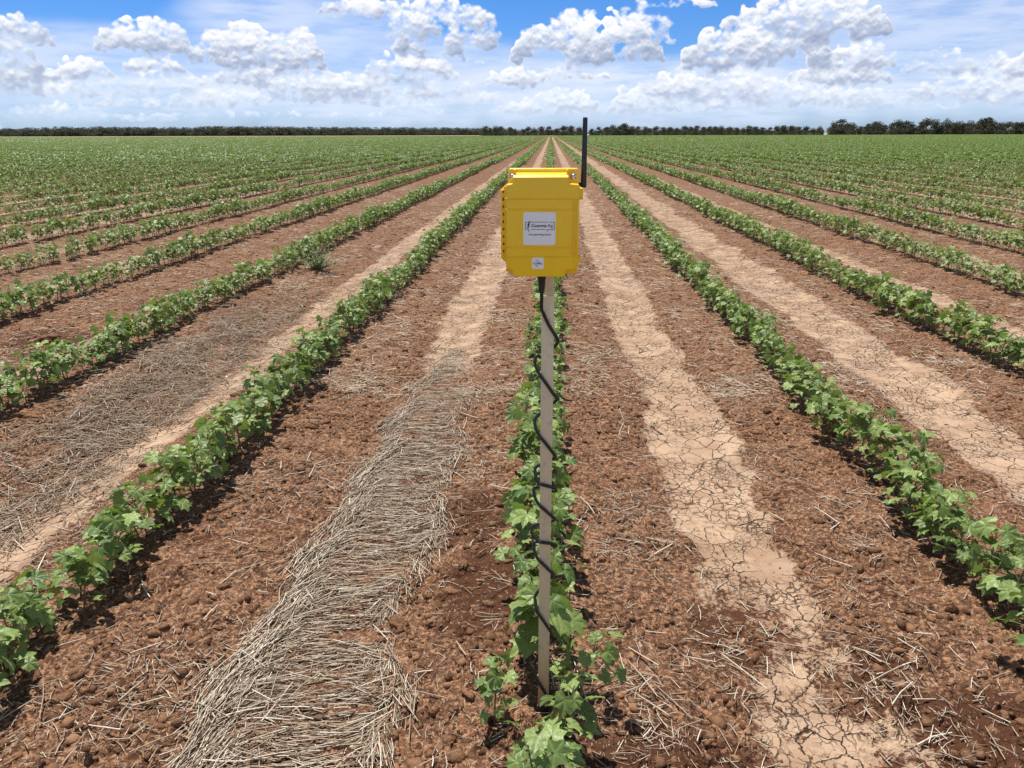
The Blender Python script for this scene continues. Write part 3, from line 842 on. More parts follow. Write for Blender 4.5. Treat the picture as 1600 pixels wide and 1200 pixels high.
for s_ in SITES:
    p = project(s_[0], s_[1], .12)
    if p and -45 < p[0] < 1645 and p[1] < 1250 and not (abs(s_[0]) < .06 and 1.565 < s_[1] < 1.78):
        near.append((p[2], s_))
    elif not (abs(s_[0]) < .06 and 1.565 < s_[1] < 1.78):
        rest.append(s_)
near.sort(key=lambda q: q[0])
rest += [s for _, s in near[300:]]
near = [s for _, s in near[:300]]

def ordinal(n):
    if 10 <= n % 100 <= 20: return '%dth' % n
    return '%d%s' % (n, {1: 'st', 2: 'nd', 3: 'rd'}.get(n % 10, 'th'))
def row_phrase(k):
    if k == 0: return 'the row the pole stands in'
    return ['first', 'second', 'third', 'fourth', 'fifth', 'sixth', 'seventh'][abs(k) - 1] + ' row ' + ('left' if k < 0 else 'right') + ' of the pole'
def build_near():
    r = np.random.default_rng(66)
    near.sort(key=lambda s: (s[2], s[1]))
    cnt = {}
    zs = ground_z([s[0] for s in near], [s[1] for s in near])
    for i, (x, y, k, v) in enumerate(near):
        cnt[k] = cnt.get(k, 0) + 1
        st, lf = PLANTS[int(r.integers(len(PLANTS)))]
        e = bpy.data.objects.new('cotton_plant', None); C.objects.link(e)
        e.empty_display_size = 0.05
        tall = v * (.76 if k == 0 and 1.25 < y < 1.8 else 1)
        e.location = (x, y, zs[i] - .006); e.rotation_euler = (r.normal(0, .07), r.normal(0, .07), r.uniform(0, 6.28))
        e.scale = (tall, tall, tall * r.uniform(.95, 1.12))
        e['category'] = 'cotton plant'; e['group'] = 'young cotton plants in the crop rows'
        look = 'tall bushy' if tall > 1.09 else ('small' if tall < .9 else 'leafy')
        e['label'] = '%s cotton plant, %s from the camera in %s' % (look, ordinal(cnt[k]), row_phrase(k))
        link('stem', st, e); link('foliage', lf, e)
build_near()

# ---- all the other plants: one mass, scattered by geometry nodes from its own prototype sheets
def pack_instances(name, protos, mats, pts, rots, scls, idx, label):
    """one object: a point cloud mesh plus prototypes picked by index"""
    me = mesh_np(name + '_sites', pts, np.zeros((0, 3), int), False)
    a = me.attributes.new('rz', 'FLOAT', 'POINT'); a.data.foreach_set('value', np.asarray(rots, np.float32))
    a = me.attributes.new('sc', 'FLOAT_VECTOR', 'POINT'); a.data.foreach_set('vector', np.asarray(scls, np.float32).ravel())
    a = me.attributes.new('pick', 'INT', 'POINT'); a.data.foreach_set('value', np.asarray(idx, np.int32))
    o = link(name, me)
    ng = bpy.data.node_groups.new(name + '_spread', 'GeometryNodeTree')
    ng.interface.new_socket('Geometry', in_out='INPUT', socket_type='NodeSocketGeometry')
    ng.interface.new_socket('Geometry', in_out='OUTPUT', socket_type='NodeSocketGeometry')
    nn = ng.nodes; gi = nn.new('NodeGroupInput'); go = nn.new('NodeGroupOutput')
    g2i = nn.new('GeometryNodeGeometryToInstance')
    for p in reversed(protos):
        oi = nn.new('GeometryNodeObjectInfo'); oi.inputs['Object'].default_value = p; oi.inputs['As Instance'].default_value = True
        oi.transform_space = 'ORIGINAL'
        ng.links.new(oi.outputs['Geometry'], g2i.inputs[0])
    iop = nn.new('GeometryNodeInstanceOnPoints')
    def attr(nm, typ):
        q = nn.new('GeometryNodeInputNamedAttribute'); q.data_type = typ; q.inputs['Name'].default_value = nm; return q.outputs['Attribute']
    cx = nn.new('ShaderNodeCombineXYZ'); ng.links.new(attr('rz', 'FLOAT'), cx.inputs[2])
    e2r = nn.new('FunctionNodeEulerToRotation'); ng.links.new(cx.outputs[0], e2r.inputs[0])
    ng.links.new(gi.outputs[0], iop.inputs['Points']); 
    ng.links.new(e2r.outputs[0], iop.inputs['Rotation']); ng.links.new(attr('sc', 'FLOAT_VECTOR'), iop.inputs['Scale'])
    iop.inputs['Pick Instance'].default_value = True
    ng.links.new(attr('pick', 'INT'), iop.inputs['Instance Index'])
    # Object Info gives single geometries; join them as separate instances
    join = nn.new('GeometryNodeJoinGeometry')
    for l in list(ng.links):
        if l.to_node == g2i: ng.links.remove(l)
    ois = [n_ for n_ in nn if n_.bl_idname == 'GeometryNodeObjectInfo']
    for oi in ois: ng.links.new(oi.outputs['Geometry'], join.inputs[0])
    ng.links.new(join.outputs[0], iop.inputs['Instance'])
    ng.links.new(iop.outputs[0], go.inputs[0])
    md = o.modifiers.new('spread', 'NODES'); md.node_group = ng
    o['kind'] = 'stuff'; o['label'] = label
    return o

def proto_obj(name, geo_parts):
    """one mesh with two materials from (V,F,attrs,mat) parts; quads are split to tris"""
    V, F, mi, A, off = [], [], [], {}, 0
    for k, (v, f, at, m) in enumerate(geo_parts):
        f = np.asarray(f)
        if f.shape[1] == 4: f = np.concatenate([f[:, [0, 1, 2]], f[:, [0, 2, 3]]])
        V.append(v); F.append(f + off); mi.append(np.full(len(f), k)); off += len(v)
        for nm in ('tone', 'vein', 'old'): A.setdefault(nm, []).append(np.broadcast_to(np.asarray(at.get(nm, 0.0), float), (len(v),)))
    me = mesh_np(name, np.concatenate(V), np.concatenate(F), True, None, {k: np.concatenate(q) for k, q in A.items()})
    for g in geo_parts: me.materials.append(g[3])
    me.polygons.foreach_set('material_index', np.concatenate(mi).astype(np.int32))
    return bpy.data.objects.new(name, me)          # a source only: never linked to the scene

def build_crop():
    r = np.random.default_rng(77)
    protos = []
    for i in range(8):
        st, lf = plant_geo(200 + i, 'lo')
        protos.append(proto_obj('plant_source', [(lf[0], lf[1], lf[2], leaf_mat), (st[0], st[1], st[2], stem_mat)]))
    def hedge(seed, length, n, S):
        rr = np.random.default_rng(seed); L = []
        for _ in range(n):
            V, F, vn = leaf_tpl('min', rr)
            yy = rr.uniform(-length / 2, length / 2)
            hgt = .27 * (1 + .12 * math.sin(yy * 2.1 + seed)) * math.sqrt(rr.random()) 
            p = np.array([rr.normal(0, .105) , yy, max(hgt, .03)])
            az = rr.uniform(0, 6.28); pt_ = rr.uniform(-.7, .3)
            fr = frame([math.cos(az) * math.cos(pt_), math.sin(az) * math.cos(pt_), math.sin(pt_)], np.array([-.06, .18, 1]) + rr.normal(0, .3, 3))
            L.append((p + V * S * rr.uniform(.8, 1.2) @ fr, F, dict(tone=np.clip(rr.normal(.42, .18), 0, 1), vein=vn * .2, old=0.0)))
        v, f, a = join_np(L)
        return proto_obj('row_source', [(v, f, a, leaf_mat)])
    n_p = len(protos)
    for i in range(4): protos.append(hedge(300 + i, 1.0, 215, .050))          # one metre of row
    for i in range(4): protos.append(hedge(310 + i, 8.0, 560, .095))          # eight metres of row, far off
    pts, rz, sc_, ix = [], [], [], []
    arr = np.array([(s[0], s[1], s[3]) for s in rest])
    z = ground_z(arr[:, 0], arr[:, 1]) - .006
    n = len(arr)
    pts.append(np.stack([arr[:, 0], arr[:, 1], z], -1)); rz.append(r.uniform(0, 6.28, n)); sc_.append(np.stack([arr[:, 2]] * 2 + [arr[:, 2] * r.uniform(.93, 1.12, n)], -1)); ix.append(r.integers(0, n_p, n))
    for (y0, y1, step, i0) in ((42, 150, 1.0, n_p), (150, FIELD_END, 8.0, n_p + 4)):
        Y = np.arange(y0 + step / 2, y1, step)
        kk = np.arange(-480, 480)
        X, YY = np.meshgrid(ROW0 + kk * PITCH, Y)
        k = (np.abs(X + 0.05 * YY) < 0.74 * YY + 8) | ((YY > 150) & (np.abs(X) < 1.05 * YY))
        X, YY = X[k], YY[k]; n = len(X)
        YY = YY + _hash(np.round(X / PITCH), np.zeros(n), 5) * step - step / 2 + r.uniform(-.15, .15, n)
        thin = vnoise(YY * .12, X * 1.3, 95)
        if step == 1.0:
            k2 = ~((thin > .72)); X, YY, thin = X[k2], YY[k2], thin[k2]; n = len(X)
        pts.append(np.stack([X, YY, base_height(X, YY)], -1)); rz.append(np.where(r.random(n) < .5, 0, math.pi))
        s = 1 + .13 * vnoise(YY * .2, X, 96) + r.normal(0, .05, n)
        sc_.append(np.stack([s, np.ones(n) * 1.02, s], -1)); ix.append(i0 + r.integers(0, 4, n))
    pts = np.concatenate(pts)
    o = pack_instances('cotton_crop', protos, None, pts, np.concatenate(rz), np.concatenate(sc_), np.concatenate(ix), 'rows of young green cotton running to the far edge of the field')
    print('crop instances', len(pts), round(time.time() - T0, 1))
build_crop()

# ------------------------------------------------------------------ the sensor station
def MBm(): return bmesh.new()
def add_box(bm, x0, x1, y0, y1, z0, z1, bev=0.0, seg=2):
    r_ = bmesh.ops.create_cube(bm, size=1.0)
    vs = r_['verts']
    for v in vs:
        v.co = Vector((x0 + (v.co.x + .5) * (x1 - x0), y0 + (v.co.y + .5) * (y1 - y0), z0 + (v.co.z + .5) * (z1 - z0)))
    if bev > 0:
        es = list({e for v in vs for e in v.link_edges})
        bmesh.ops.bevel(bm, geom=es, offset=bev, segments=seg, affect='EDGES', profile=0.5)
def add_prism(bm, outline, y0, y1, bev=0.0, seg=3):
    """outline in XZ, extruded from y0 (front) to y1"""
    f = [bm.verts.new((x, y0, z)) for x, z in outline]; b = [bm.verts.new((x, y1, z)) for x, z in outline]
    n = len(f)
    ff = bm.faces.new(f); bm.faces.new(b[::-1])
    sides = [bm.faces.new((f[i], b[i], b[(i + 1) % n], f[(i + 1) % n])) for i in range(n)]
    bmesh.ops.recalc_face_normals(bm, faces=[ff] + sides)
    if bev > 0:
        es = [e for e in ff.edges] + [e for s in sides for e in s.edges if abs(e.verts[0].co.y - e.verts[1].co.y) > 1e-5]
        bmesh.ops.bevel(bm, geom=list(set(es)), offset=bev, segments=seg, affect='EDGES', profile=0.5)
def add_lathe(bm, prof, M_, seg=20):
    rings = []
    for (h, r_) in prof:
        rings.append([bm.verts.new(M_ @ Vector((r_ * math.cos(2 * math.pi * k / seg), r_ * math.sin(2 * math.pi * k / seg), h))) for k in range(seg)])
    for a, b in zip(rings, rings[1:]):
        for k in range(seg): bm.faces.new((a[k], a[(k + 1) % seg], b[(k + 1) % seg], b[k]))
    bm.faces.new(rings[0][::-1]); bm.faces.new(rings[-1])
def add_tube(bm, pts, r_, seg=10):
    pts = [Vector(p) for p in pts]; rings = []
    up = Vector((0, 0, 1))
    prev = None
    for i, p in enumerate(pts):
        d = (pts[min(i + 1, len(pts) - 1)] - pts[max(i - 1, 0)]).normalized()
        if prev is None: s = d.cross(Vector((1, 0, 0))); s = s.normalized() if s.length > .1 else d.cross(Vector((0, 1, 0))).normalized()
        else: s = (prev - d * prev.dot(d)).normalized()
        prev = s; t = d.cross(s)
        rr = r_ if not isinstance(r_, (list, tuple)) else r_[i]
        rings.append([bm.verts.new(p + rr * (math.cos(2 * math.pi * k / seg) * s + math.sin(2 * math.pi * k / seg) * t)) for k in range(seg)])
    for a, b in zip(rings, rings[1:]):
        for k in range(seg): bm.faces.new((a[k], a[(k + 1) % seg], b[(k + 1) % seg], b[k]))
    bm.faces.new(rings[0][::-1]); bm.faces.new(rings[-1])
def bm_obj(name, bm, mat, parent, smooth=True, label=None):
    bmesh.ops.recalc_face_normals(bm, faces=bm.faces[:])
    me = bpy.data.meshes.new(name); bm.to_mesh(me); bm.free()
    if smooth:
        me.polygons.foreach_set('use_smooth', np.ones(len(me.polygons), bool))
        me.set_sharp_from_angle(angle=R(38))
    me.materials.append(mat)
    o = link(name, me, parent)
    if label: o['label'] = label
    return o

def _yellow(M):
    P = M.n('ShaderNodeNewGeometry').outputs['Position']
    n1 = M.noise(P, 40, 4, 0.6); nz = M.sep(M.n('ShaderNodeNewGeometry').outputs['Normal'])[2]
    c = M.mix(M.ss(n1, 0.4, 0.7), (0.95, 0.585, 0.008), (0.96, 0.62, 0.012))
    dust = M.m('MULTIPLY', M.ss(M.noise(P, 300, 4, 0.7), 0.52, 0.72), M.ss(nz, 0.3, 0.9, 0.07, 0.35))
    c = M.mix(dust, c, (0.42, 0.22, 0.09))
    bp = M.n('ShaderNodeBump'); bp.inputs['Distance'].default_value = 1.0
    M.put(bp.inputs['Height'], M.m('MULTIPLY', M.noise(P, 900, 2, 0.5), 0.00012))
    return principled(M, c, M.m('MULTIPLY_ADD', n1, 0.15, 0.32), 0.5, bp.outputs[0])
yellow = simple_mat('yellow_plastic', _yellow)
def _black(M):
    P = M.n('ShaderNodeNewGeometry').outputs['Position']
    return principled(M, M.mix(M.m('MULTIPLY', M.ss(M.noise(P, 150, 4, 0.7), 0.55, 0.75), 0.18), (0.012, 0.012, 0.012), (0.10, 0.06, 0.035)), 0.42, 0.5)
black = simple_mat('black_rubber', _black)
def _alu(M):
    P = M.n('ShaderNodeNewGeometry').outputs['Position']
    z = M.sep(P)[2]
    st = M.noise(M.v('MULTIPLY', P, (900, 900, 6)), 1.0, 2, 0.5)
    c = M.mix(st, (0.60, 0.495, 0.33), (0.78, 0.655, 0.46))
    c = M.mix(M.m('MULTIPLY', M.ss(M.noise(P, 60, 4, 0.65), 0.52, 0.72), 0.35), c, (0.33, 0.24, 0.17))
    c = M.mix(M.m('MULTIPLY', M.ss(z, 0.16, 0.02), 0.6), c, (0.30, 0.17, 0.09))
    return principled(M, c, 0.5, 0.5, None, 0.25)
alu = simple_mat('dull_aluminium', _alu)
steel = simple_mat('steel', lambda M: principled(M, (0.55, 0.52, 0.49), 0.3, 0.5, None, 1.0))
paper = simple_mat('white_sticker', lambda M: principled(M, (0.84, 0.84, 0.87), 0.4, 0.4))
ink = simple_mat('dark_print', lambda M: principled(M, (0.015, 0.03, 0.028), 0.5, 0.3))
ink_green = simple_mat('green_print', lambda M: principled(M, (0.02, 0.10, 0.055), 0.5, 0.3))
ink_blue = simple_mat('navy_print', lambda M: principled(M, (0.012, 0.016, 0.075), 0.5, 0.3))

def text_mesh(txt, height, x, y, z, mat, name, parent, width=None, bold=0.0, align='CENTER'):
    cu = bpy.data.curves.new(name, 'FONT'); cu.body = txt; cu.size = 1.0; cu.align_x = align; cu.align_y = 'CENTER'
    cu.offset = bold; cu.extrude = 0.0
    tmp = bpy.data.objects.new('tmp', cu); C.objects.link(tmp)
    me = bpy.data.meshes.new_from_object(tmp.evaluated_get(bpy.context.evaluated_depsgraph_get()))
    bpy.data.objects.remove(tmp); bpy.data.curves.remove(cu)
    co = np.zeros(len(me.vertices) * 3); me.vertices.foreach_get('co', co); co = co.reshape(-1, 3)
    w0 = co[:, 0].max() - co[:, 0].min()
    sx = (width / w0) if width else height
    out = np.stack([x + (co[:, 0] - (co[:, 0].max() + co[:, 0].min()) / 2) * sx, np.full(len(co), y), z + co[:, 1] * height], -1)
    me.vertices.foreach_set('co', out.ravel().astype(np.float32)); me.update()
    me.name = name; me.materials.clear(); me.materials.append(mat)
    return link(name, me, parent)

def rounded(cx, cz, w_, h_, r_, n=6):
    pts = []
    for (sx, sz, a0) in ((1, 1, 0), (-1, 1, 90), (-1, -1, 180), (1, -1, 270)):
        for k in range(n + 1):
            a = R(a0 + 90 * k / n)
            pts.append((cx + sx * (w_ / 2 - r_) + r_ * math.cos(a), cz + sz * (h_ / 2 - r_) + r_ * math.sin(a)))
    return pts[::-1]

def build_station():
    root = bpy.data.objects.new('field_sensor_station', None); C.objects.link(root)
    root.location = (-0.002, 1.74, 0); root.empty_display_size = .1
    root['label'] = 'yellow plastic sensor box with black antenna on an aluminium pole among the cotton'
    root['category'] = 'sensor station'
    inv = Matrix.Translation((0.002, -1.74, 0))
    kids = []
    def P_(name, bm, mat, parent=None, smooth=True, label=None):
        bm.transform(inv) if parent is None or True else None
        o = bm_obj(name, bm, mat, parent or root, smooth, label); return o
    # pole
    b = MBm()
    x0, x1 = -0.0168, 0.0122
    add_box(b, x0, x1, 1.7355, 1.7385, -0.02, 1.150, 0.0008)
    add_box(b, x0, x0 + .003, 1.7388, 1.752, -0.02, 1.150, 0.0006)
    add_box(b, x1 - .003, x1, 1.7388, 1.752, -0.02, 1.150, 0.0006)
    pole = P_('pole', b, alu)
    b = MBm(); add_box(b, -0.0085, 0.0105, 1.7395, 1.7455, 1.04, 1.40, 0.0008)
    P_('upper_mast', b, alu)
    for (px_, z_) in ((-0.0045, 1.099), (-0.004, 0.593), (0.0, 0.078)):
        b = MBm(); add_lathe(b, [(0, .0034), (.0012, .0034), (.0021, .0022), (.0024, .0006)], Matrix.Translation((px_, 1.7355, z_)) @ Matrix.Rotation(R(90), 4, 'X'), 14)
        P_('bolt', b, steel, pole)
    # case, back half with screw ears
    cx = -0.0165
    b = MBm()
    add_prism(b, [(cx - .0745, 1.2065), (cx - .0745, 1.4245), (cx - .0715, 1.4305), (cx + .0735, 1.4305), (cx + .0775, 1.4245), (cx + .0775, 1.2065)], 1.703, 1.734, .0028)
    case = P_('case', b, yellow)
    # lid: the front shell with cut corners
    F_ = 1.66
    b = MBm()
    L, Rr = cx - .0770, cx + .0775
    out = [(cx - .0600, 1.207), (cx - .0620, 1.2205), (L + .003, 1.2225), (L, 1.2260), (L, 1.3965), (L + .003, 1.4000), (cx - .0625, 1.4015), (cx - .0607, 1.4154),
           (cx + .0533, 1.4154), (cx + .0550, 1.4015), (Rr - .003, 1.4000), (Rr, 1.3965), (Rr, 1.2400), (cx + .070, 1.2225), (cx + .0510, 1.2205), (cx + .0490, 1.207)]
    add_prism(b, out, F_, 1.7025, .0026)
    lid = P_('lid', b, yellow)
    # sloping roof between front edge and the back half
    b = MBm()
    vs = [(cx - .0607, 1.6620, 1.4135), (cx + .0533, 1.6620, 1.4135), (cx + .0533, 1.6700, 1.4185), (cx - .0607, 1.6700, 1.4185), (cx - .0580, 1.6725, 1.4185), (cx + .0505, 1.6725, 1.4185), (cx + .0505, 1.7290, 1.4265), (cx - .0580, 1.7290, 1.4265)]
    q = [b.verts.new(v) for v in vs]; lo = [b.verts.new((v[0], v[1], 1.405)) for v in vs]
    for a_, c_ in (((0, 1, 2, 3), 0), ((4, 5, 6, 7), 0)): b.faces.new([q[i] for i in a_])
    for s in ((0, 1, 2, 3), (4, 5, 6, 7)):
        for i in range(4): b.faces.new([q[s[i]], lo[s[i]], lo[s[(i + 1) % 4]], q[s[(i + 1) % 4]]])
    add_box(b, cx - .0612, cx - .0575, 1.674, 1.729, 1.410, 1.4290, .001); add_box(b, cx + .0500, cx + .0537, 1.674, 1.729, 1.410, 1.4290, .001)
    P_('lid_ridge', b, yellow, lid, False)
    for z_ in (1.3712, 1.3492, 1.2697, 1.2497):
        b = MBm(); add_box(b, L - .0004, Rr + .0006, F_ - .0024, F_ + .012, z_ - .0012, z_ + .0012, .0009, 3)
        P_('rib', b, yellow, lid)
    # small raised pad under the left end of the lid, vertical groove at the right
    b = MBm(); add_box(b, cx + .0655, cx + .0672, F_ - .0022, F_ + .01, 1.2525, 1.3685, .0006); add_box(b, cx + .0722, cx + .0776, F_ - .0030, F_ + .01, 1.2525, 1.3685, .0012)
    P_('latch_rail', b, yellow, lid)
    # hinge strip with slots
    b = MBm()
    hx0, hx1 = cx - .0882, cx - .0772
    zs = [1.3845 - i * .01555 for i in range(9)]
    pts = [(hx1, 1.232), (hx0, 1.243), (hx0, 1.389), (hx1, 1.398)]
    add_prism(b, pts, 1.6845, 1.700, .001)
    zz = [1.3930] + zs + [1.2500]
    add_box(b, hx0 + .0002, hx0 + .0042, 1.6705, 1.6845, 1.2440, 1.3880, .0008)
    add_box(b, hx1 - .0034, hx1, 1.6680, 1.6845, 1.2400, 1.3960, .0008)
    edges = [1.3880] + [v for z_ in zs for v in (z_ + .0028, z_ - .0028)] + [1.2440]
    for i in range(0, len(edges), 2): add_box(b, hx0 + .0040, hx1 - .0032, 1.6715, 1.6845, edges[i + 1], edges[i], .0005)
    P_('hinge', b, yellow, case)
    # latches on the right
    b = MBm()
    add_prism(b, [(cx + .0705, 1.3725), (cx + .0705, 1.3860), (cx + .0735, 1.3925), (cx + .0850, 1.3920), (cx + .0858, 1.3870), (cx + .0845, 1.3725)], 1.668, 1.700, .0014)
    add_box(b, cx + .068, cx + .0855, 1.6625, 1.700, 1.3690, 1.3722, .0009)
    P_('latch', b, yellow, case)
    b = MBm()
    add_prism(b, [(cx + .0600, 1.2190), (cx + .0620, 1.2270), (cx + .0700, 1.2330), (cx + .0735, 1.2500), (cx + .0835, 1.2505), (cx + .0838, 1.2400), (cx + .0790, 1.2330), (cx + .0770, 1.2200)], 1.6690, 1.700, .0014)
    add_lathe(b, [(0, .0040), (.0022, .0036), (.0030, .002)], Matrix.Translation((cx + .0715, 1.6600, 1.2435)) @ Matrix.Rotation(R(90), 4, 'X'), 14)
    P_('latch', b, yellow, case)
    # ear screws
    for sx_ in (-.0645, .0655):
        Mx = Matrix.Translation((cx + sx_, 1.7030, 1.4135)) @ Matrix.Rotation(R(90), 4, 'X')
        b = MBm(); add_lathe(b, [(-.002, .0074), (.0012, .0074), (.0016, .0060), (.0036, .0056), (.0050, .0040), (.0052, .0026), (.0030, .0022), (.0029, .0004)], Mx, 20)
        P_('screw', b, steel, case)
    # stickers
    b = MBm(); add_prism(b, rounded(cx - .0056, 1.3093, .0683, .0686, .0045), F_ - .0005, F_ + .001)
    st = P_('sticker', b, paper, None, False, 'white square sticker with a logo and a web address')
    xo, zo = 0.002, 0.0
    yy = F_ - .0008 - 1.74
    def bar(x0_, x1_, z0_, z1_, mat=ink, nm='logo_frame'):
        pass
    b = MBm()
    fx0, fx1, fz0, fz1, tk = cx - .0360 + .0105 - .0105, cx + .0262, 1.3072, 1.3236, .0010
    def bb(x0_, x1_, z0_, z1_): add_box(b, x0_, x1_, F_ - .0008, F_ - .0003, z0_, z1_)
    bb(fx0, fx0 + .0495, fz1 - tk, fz1); bb(fx0 + .0515, fx1, fz1 - tk, fz1)
    bb(fx0, fx0 + tk, fz0 + tk, fz1 - tk); bb(fx1 - tk, fx1, fz0 + tk, fz1 - tk)
    bb(fx0, fx0 + .0045, fz0, fz0 + tk); bb(fx0 + .0125, fx0 + .0440, fz0, fz0 + tk); bb(fx0 + .0480, fx1, fz0, fz0 + tk)
    add_prism(b, [(fx0 + .0480, fz0 + .0009), (fx0 + .0470, fz0 - .0035), (fx0 + .0457, fz0 - .0043), (fx0 + .0462, fz0 - .0022), (fx0 + .0470, fz0 + .0009)][::-1], F_ - .0008, F_ - .0003)
    P_('logo_frame', b, ink, st, False)
    # the lizard: a curved body with tail, legs and head
    b = MBm()
    gx, gz = fx0 + .0072, fz0
    body = [(0.0022, .0182, .0006), (.0018, .0165, .0013), (.0012, .0150, .0010), (.0008, .0130, .0016), (.0004, .0105, .0020), (-.0002, .0080, .0018), (-.0008, .0055, .0012), (-.0010, .0025, .0009), (-.0004, -.0010, .0008), (.0012, -.0038, .0006), (.0036, -.0048, .0004), (.0052, -.0046, .0002)]
    def strip(pts):
        prev = None
        for (x_, z_, w_) in pts:
            cur = (b.verts.new((gx + x_ - w_, F_ - .0008, gz + z_)), b.verts.new((gx + x_ + w_, F_ - .0008, gz + z_)))
            if prev: b.faces.new((prev[0], prev[1], cur[1], cur[0]))
            prev = cur
    strip(body)
    strip([(.0006, .0140, .0005), (.0030, .0150, .0005), (.0036, .0170, .0004)]); strip([(.0000, .0072, .0005), (.0026, .0062, .0005), (.0030, .0044, .0004)])
    strip([(.0006, .0122, .0005), (-.0020, .0116, .0005), (-.0028, .0098, .0004)]); strip([(-.0006, .0062, .0005), (-.0030, .0056, .0005), (-.0036, .0038, .0004)])
    P_('logo_lizard', b, ink_green, st, False)
    text_mesh('Goanna', .0096, cx - .0067 + xo, yy, 1.3156, ink, 'lettering', st, .0322, 0.018)
    text_mesh('Ag', .0096, cx + .0170 + xo, yy, 1.3156, ink, 'lettering', st, .0118, 0.004)
    text_mesh('www.goannaag.com.au', .0054, cx - .0048 + xo, yy, 1.2972, ink, 'lettering', st, .0478, 0.014)
    b = MBm(); add_prism(b, rounded(cx - .0085, 1.2362, .0246, .0240, .0018), F_ - .0005, F_ + .001)
    st2 = P_('sticker', b, paper, None, False, 'small white sticker near the bottom of the lid')
    text_mesh('LoRa', .0074, cx - .0085 + xo, yy, 1.2360, ink_blue, 'lettering', st2, .0180, 0.02)
    b = MBm()
    for rr_, sg in ((.0048, 1), (.0062, 1), (.0048, -1), (.0062, -1)):
        c0 = (cx - .0105, 1.2360)
        prev = None
        for k in range(9):
            a = R(55 + 70 * k / 8) * sg
            q = [(c0[0] + (rr_ + s_) * math.cos(a), F_ - .0008, c0[1] + (rr_ + s_) * 1.05 * math.sin(a)) for s_ in (-.0003, .0003)]
            cur = [b.verts.new(v) for v in q]
            if prev: b.faces.new((prev[0], prev[1], cur[1], cur[0]))
            prev = cur
    P_('wave_mark', b, ink_blue, st2, False)
    # antenna
    b = MBm()
    add_lathe(b, [(1.3900, .0045), (1.3905, .0060), (1.400, .0062), (1.460, .0056), (1.531, .0050), (1.5328, .0046), (1.5332, .0030)], Matrix.Translation((.0713, 1.720, 0)), 20)
    ant = P_('antenna', b, black)
    b = MBm(); add_tube(b, [(cx + .0700, 1.722, 1.397), (.0665, 1.7215, 1.397), (.0705, 1.720, 1.397)], .0042, 12)
    P_('antenna_joint', b, black, ant)
    # cable gland and cable
    b = MBm()
    gxx, gy = -0.0165, 1.690
    add_lathe(b, [(1.165, .0042), (1.1665, .0062), (1.1800, .0070), (1.1960, .0084), (1.1975, .0092), (1.2075, .0092)], Matrix.Translation((gxx, gy, 0)), 18)
    P_('cable_gland', b, black)
    fy, by = 1.7355 - .0040, 1.7530 + .0040
    W_ = .0185
    mid = -0.0025
    # turns: (height where it crosses the pole's face, drop over the face, left bulge, right bulge)
    turns = [(0.940, .060, .010, .008), (0.789, .055, .009, .004), (0.679, .014, .007, .007), (0.611, .040, .010, .006), (0.521, .008, .015, .010), (0.455, .045, .009, .005), (0.289, .070, .005, .002), (0.074, .080, .008, .006)]
    pts = [(gxx, gy, 1.170), (gxx, gy + .006, 1.150), (gxx, 1.712, 1.125), (-.0125, 1.724, 1.112), (.0010, fy, 1.082), (.0150, fy + .001, 1.060), (.0215, 1.742, 1.045), (.0185, by, 1.030), (.0040, by + .004, 1.015), (-.0150, by + .002, .998)]
    for (zc, dr, lb, rb) in turns:
        pts += [(mid - W_ - lb * .55, by - .004, zc + dr * .5 + .034), (mid - W_ - lb, 1.744, zc + dr * .5 + .018), (mid - W_ + .001, fy + .002, zc + dr * .40), (mid, fy - .001, zc), (mid + W_ - .002, fy + .002, zc - dr * .42), (mid + W_ + rb, 1.744, zc - dr * .5 - .010), (mid + W_ + rb * .3, by, zc - dr * .5 - .020)]
    pts += [(.014, 1.757, .005), (.010, 1.760, -.03)]
    # Catmull-Rom through the points
    Pn = [Vector(p) for p in pts]; sm = []
    for i in range(len(Pn) - 1):
        p0, p1, p2, p3 = Pn[max(i - 1, 0)], Pn[i], Pn[i + 1], Pn[min(i + 2, len(Pn) - 1)]
        for k in range(7):
            t = k / 7
            sm.append(0.5 * ((2 * p1) + (-p0 + p2) * t + (2 * p0 - 5 * p1 + 4 * p2 - p3) * t * t + (-p0 + 3 * p1 - 3 * p2 + p3) * t ** 3))
    sm.append(Pn[-1])
    b = MBm(); add_tube(b, sm, .0041, 10)
    P_('cable', b, black)
    b = MBm(); add_box(b, -.020, .0155, 1.7330, 1.7560, -.02, .020, .004); P_('pole_foot', b, black)
build_station()

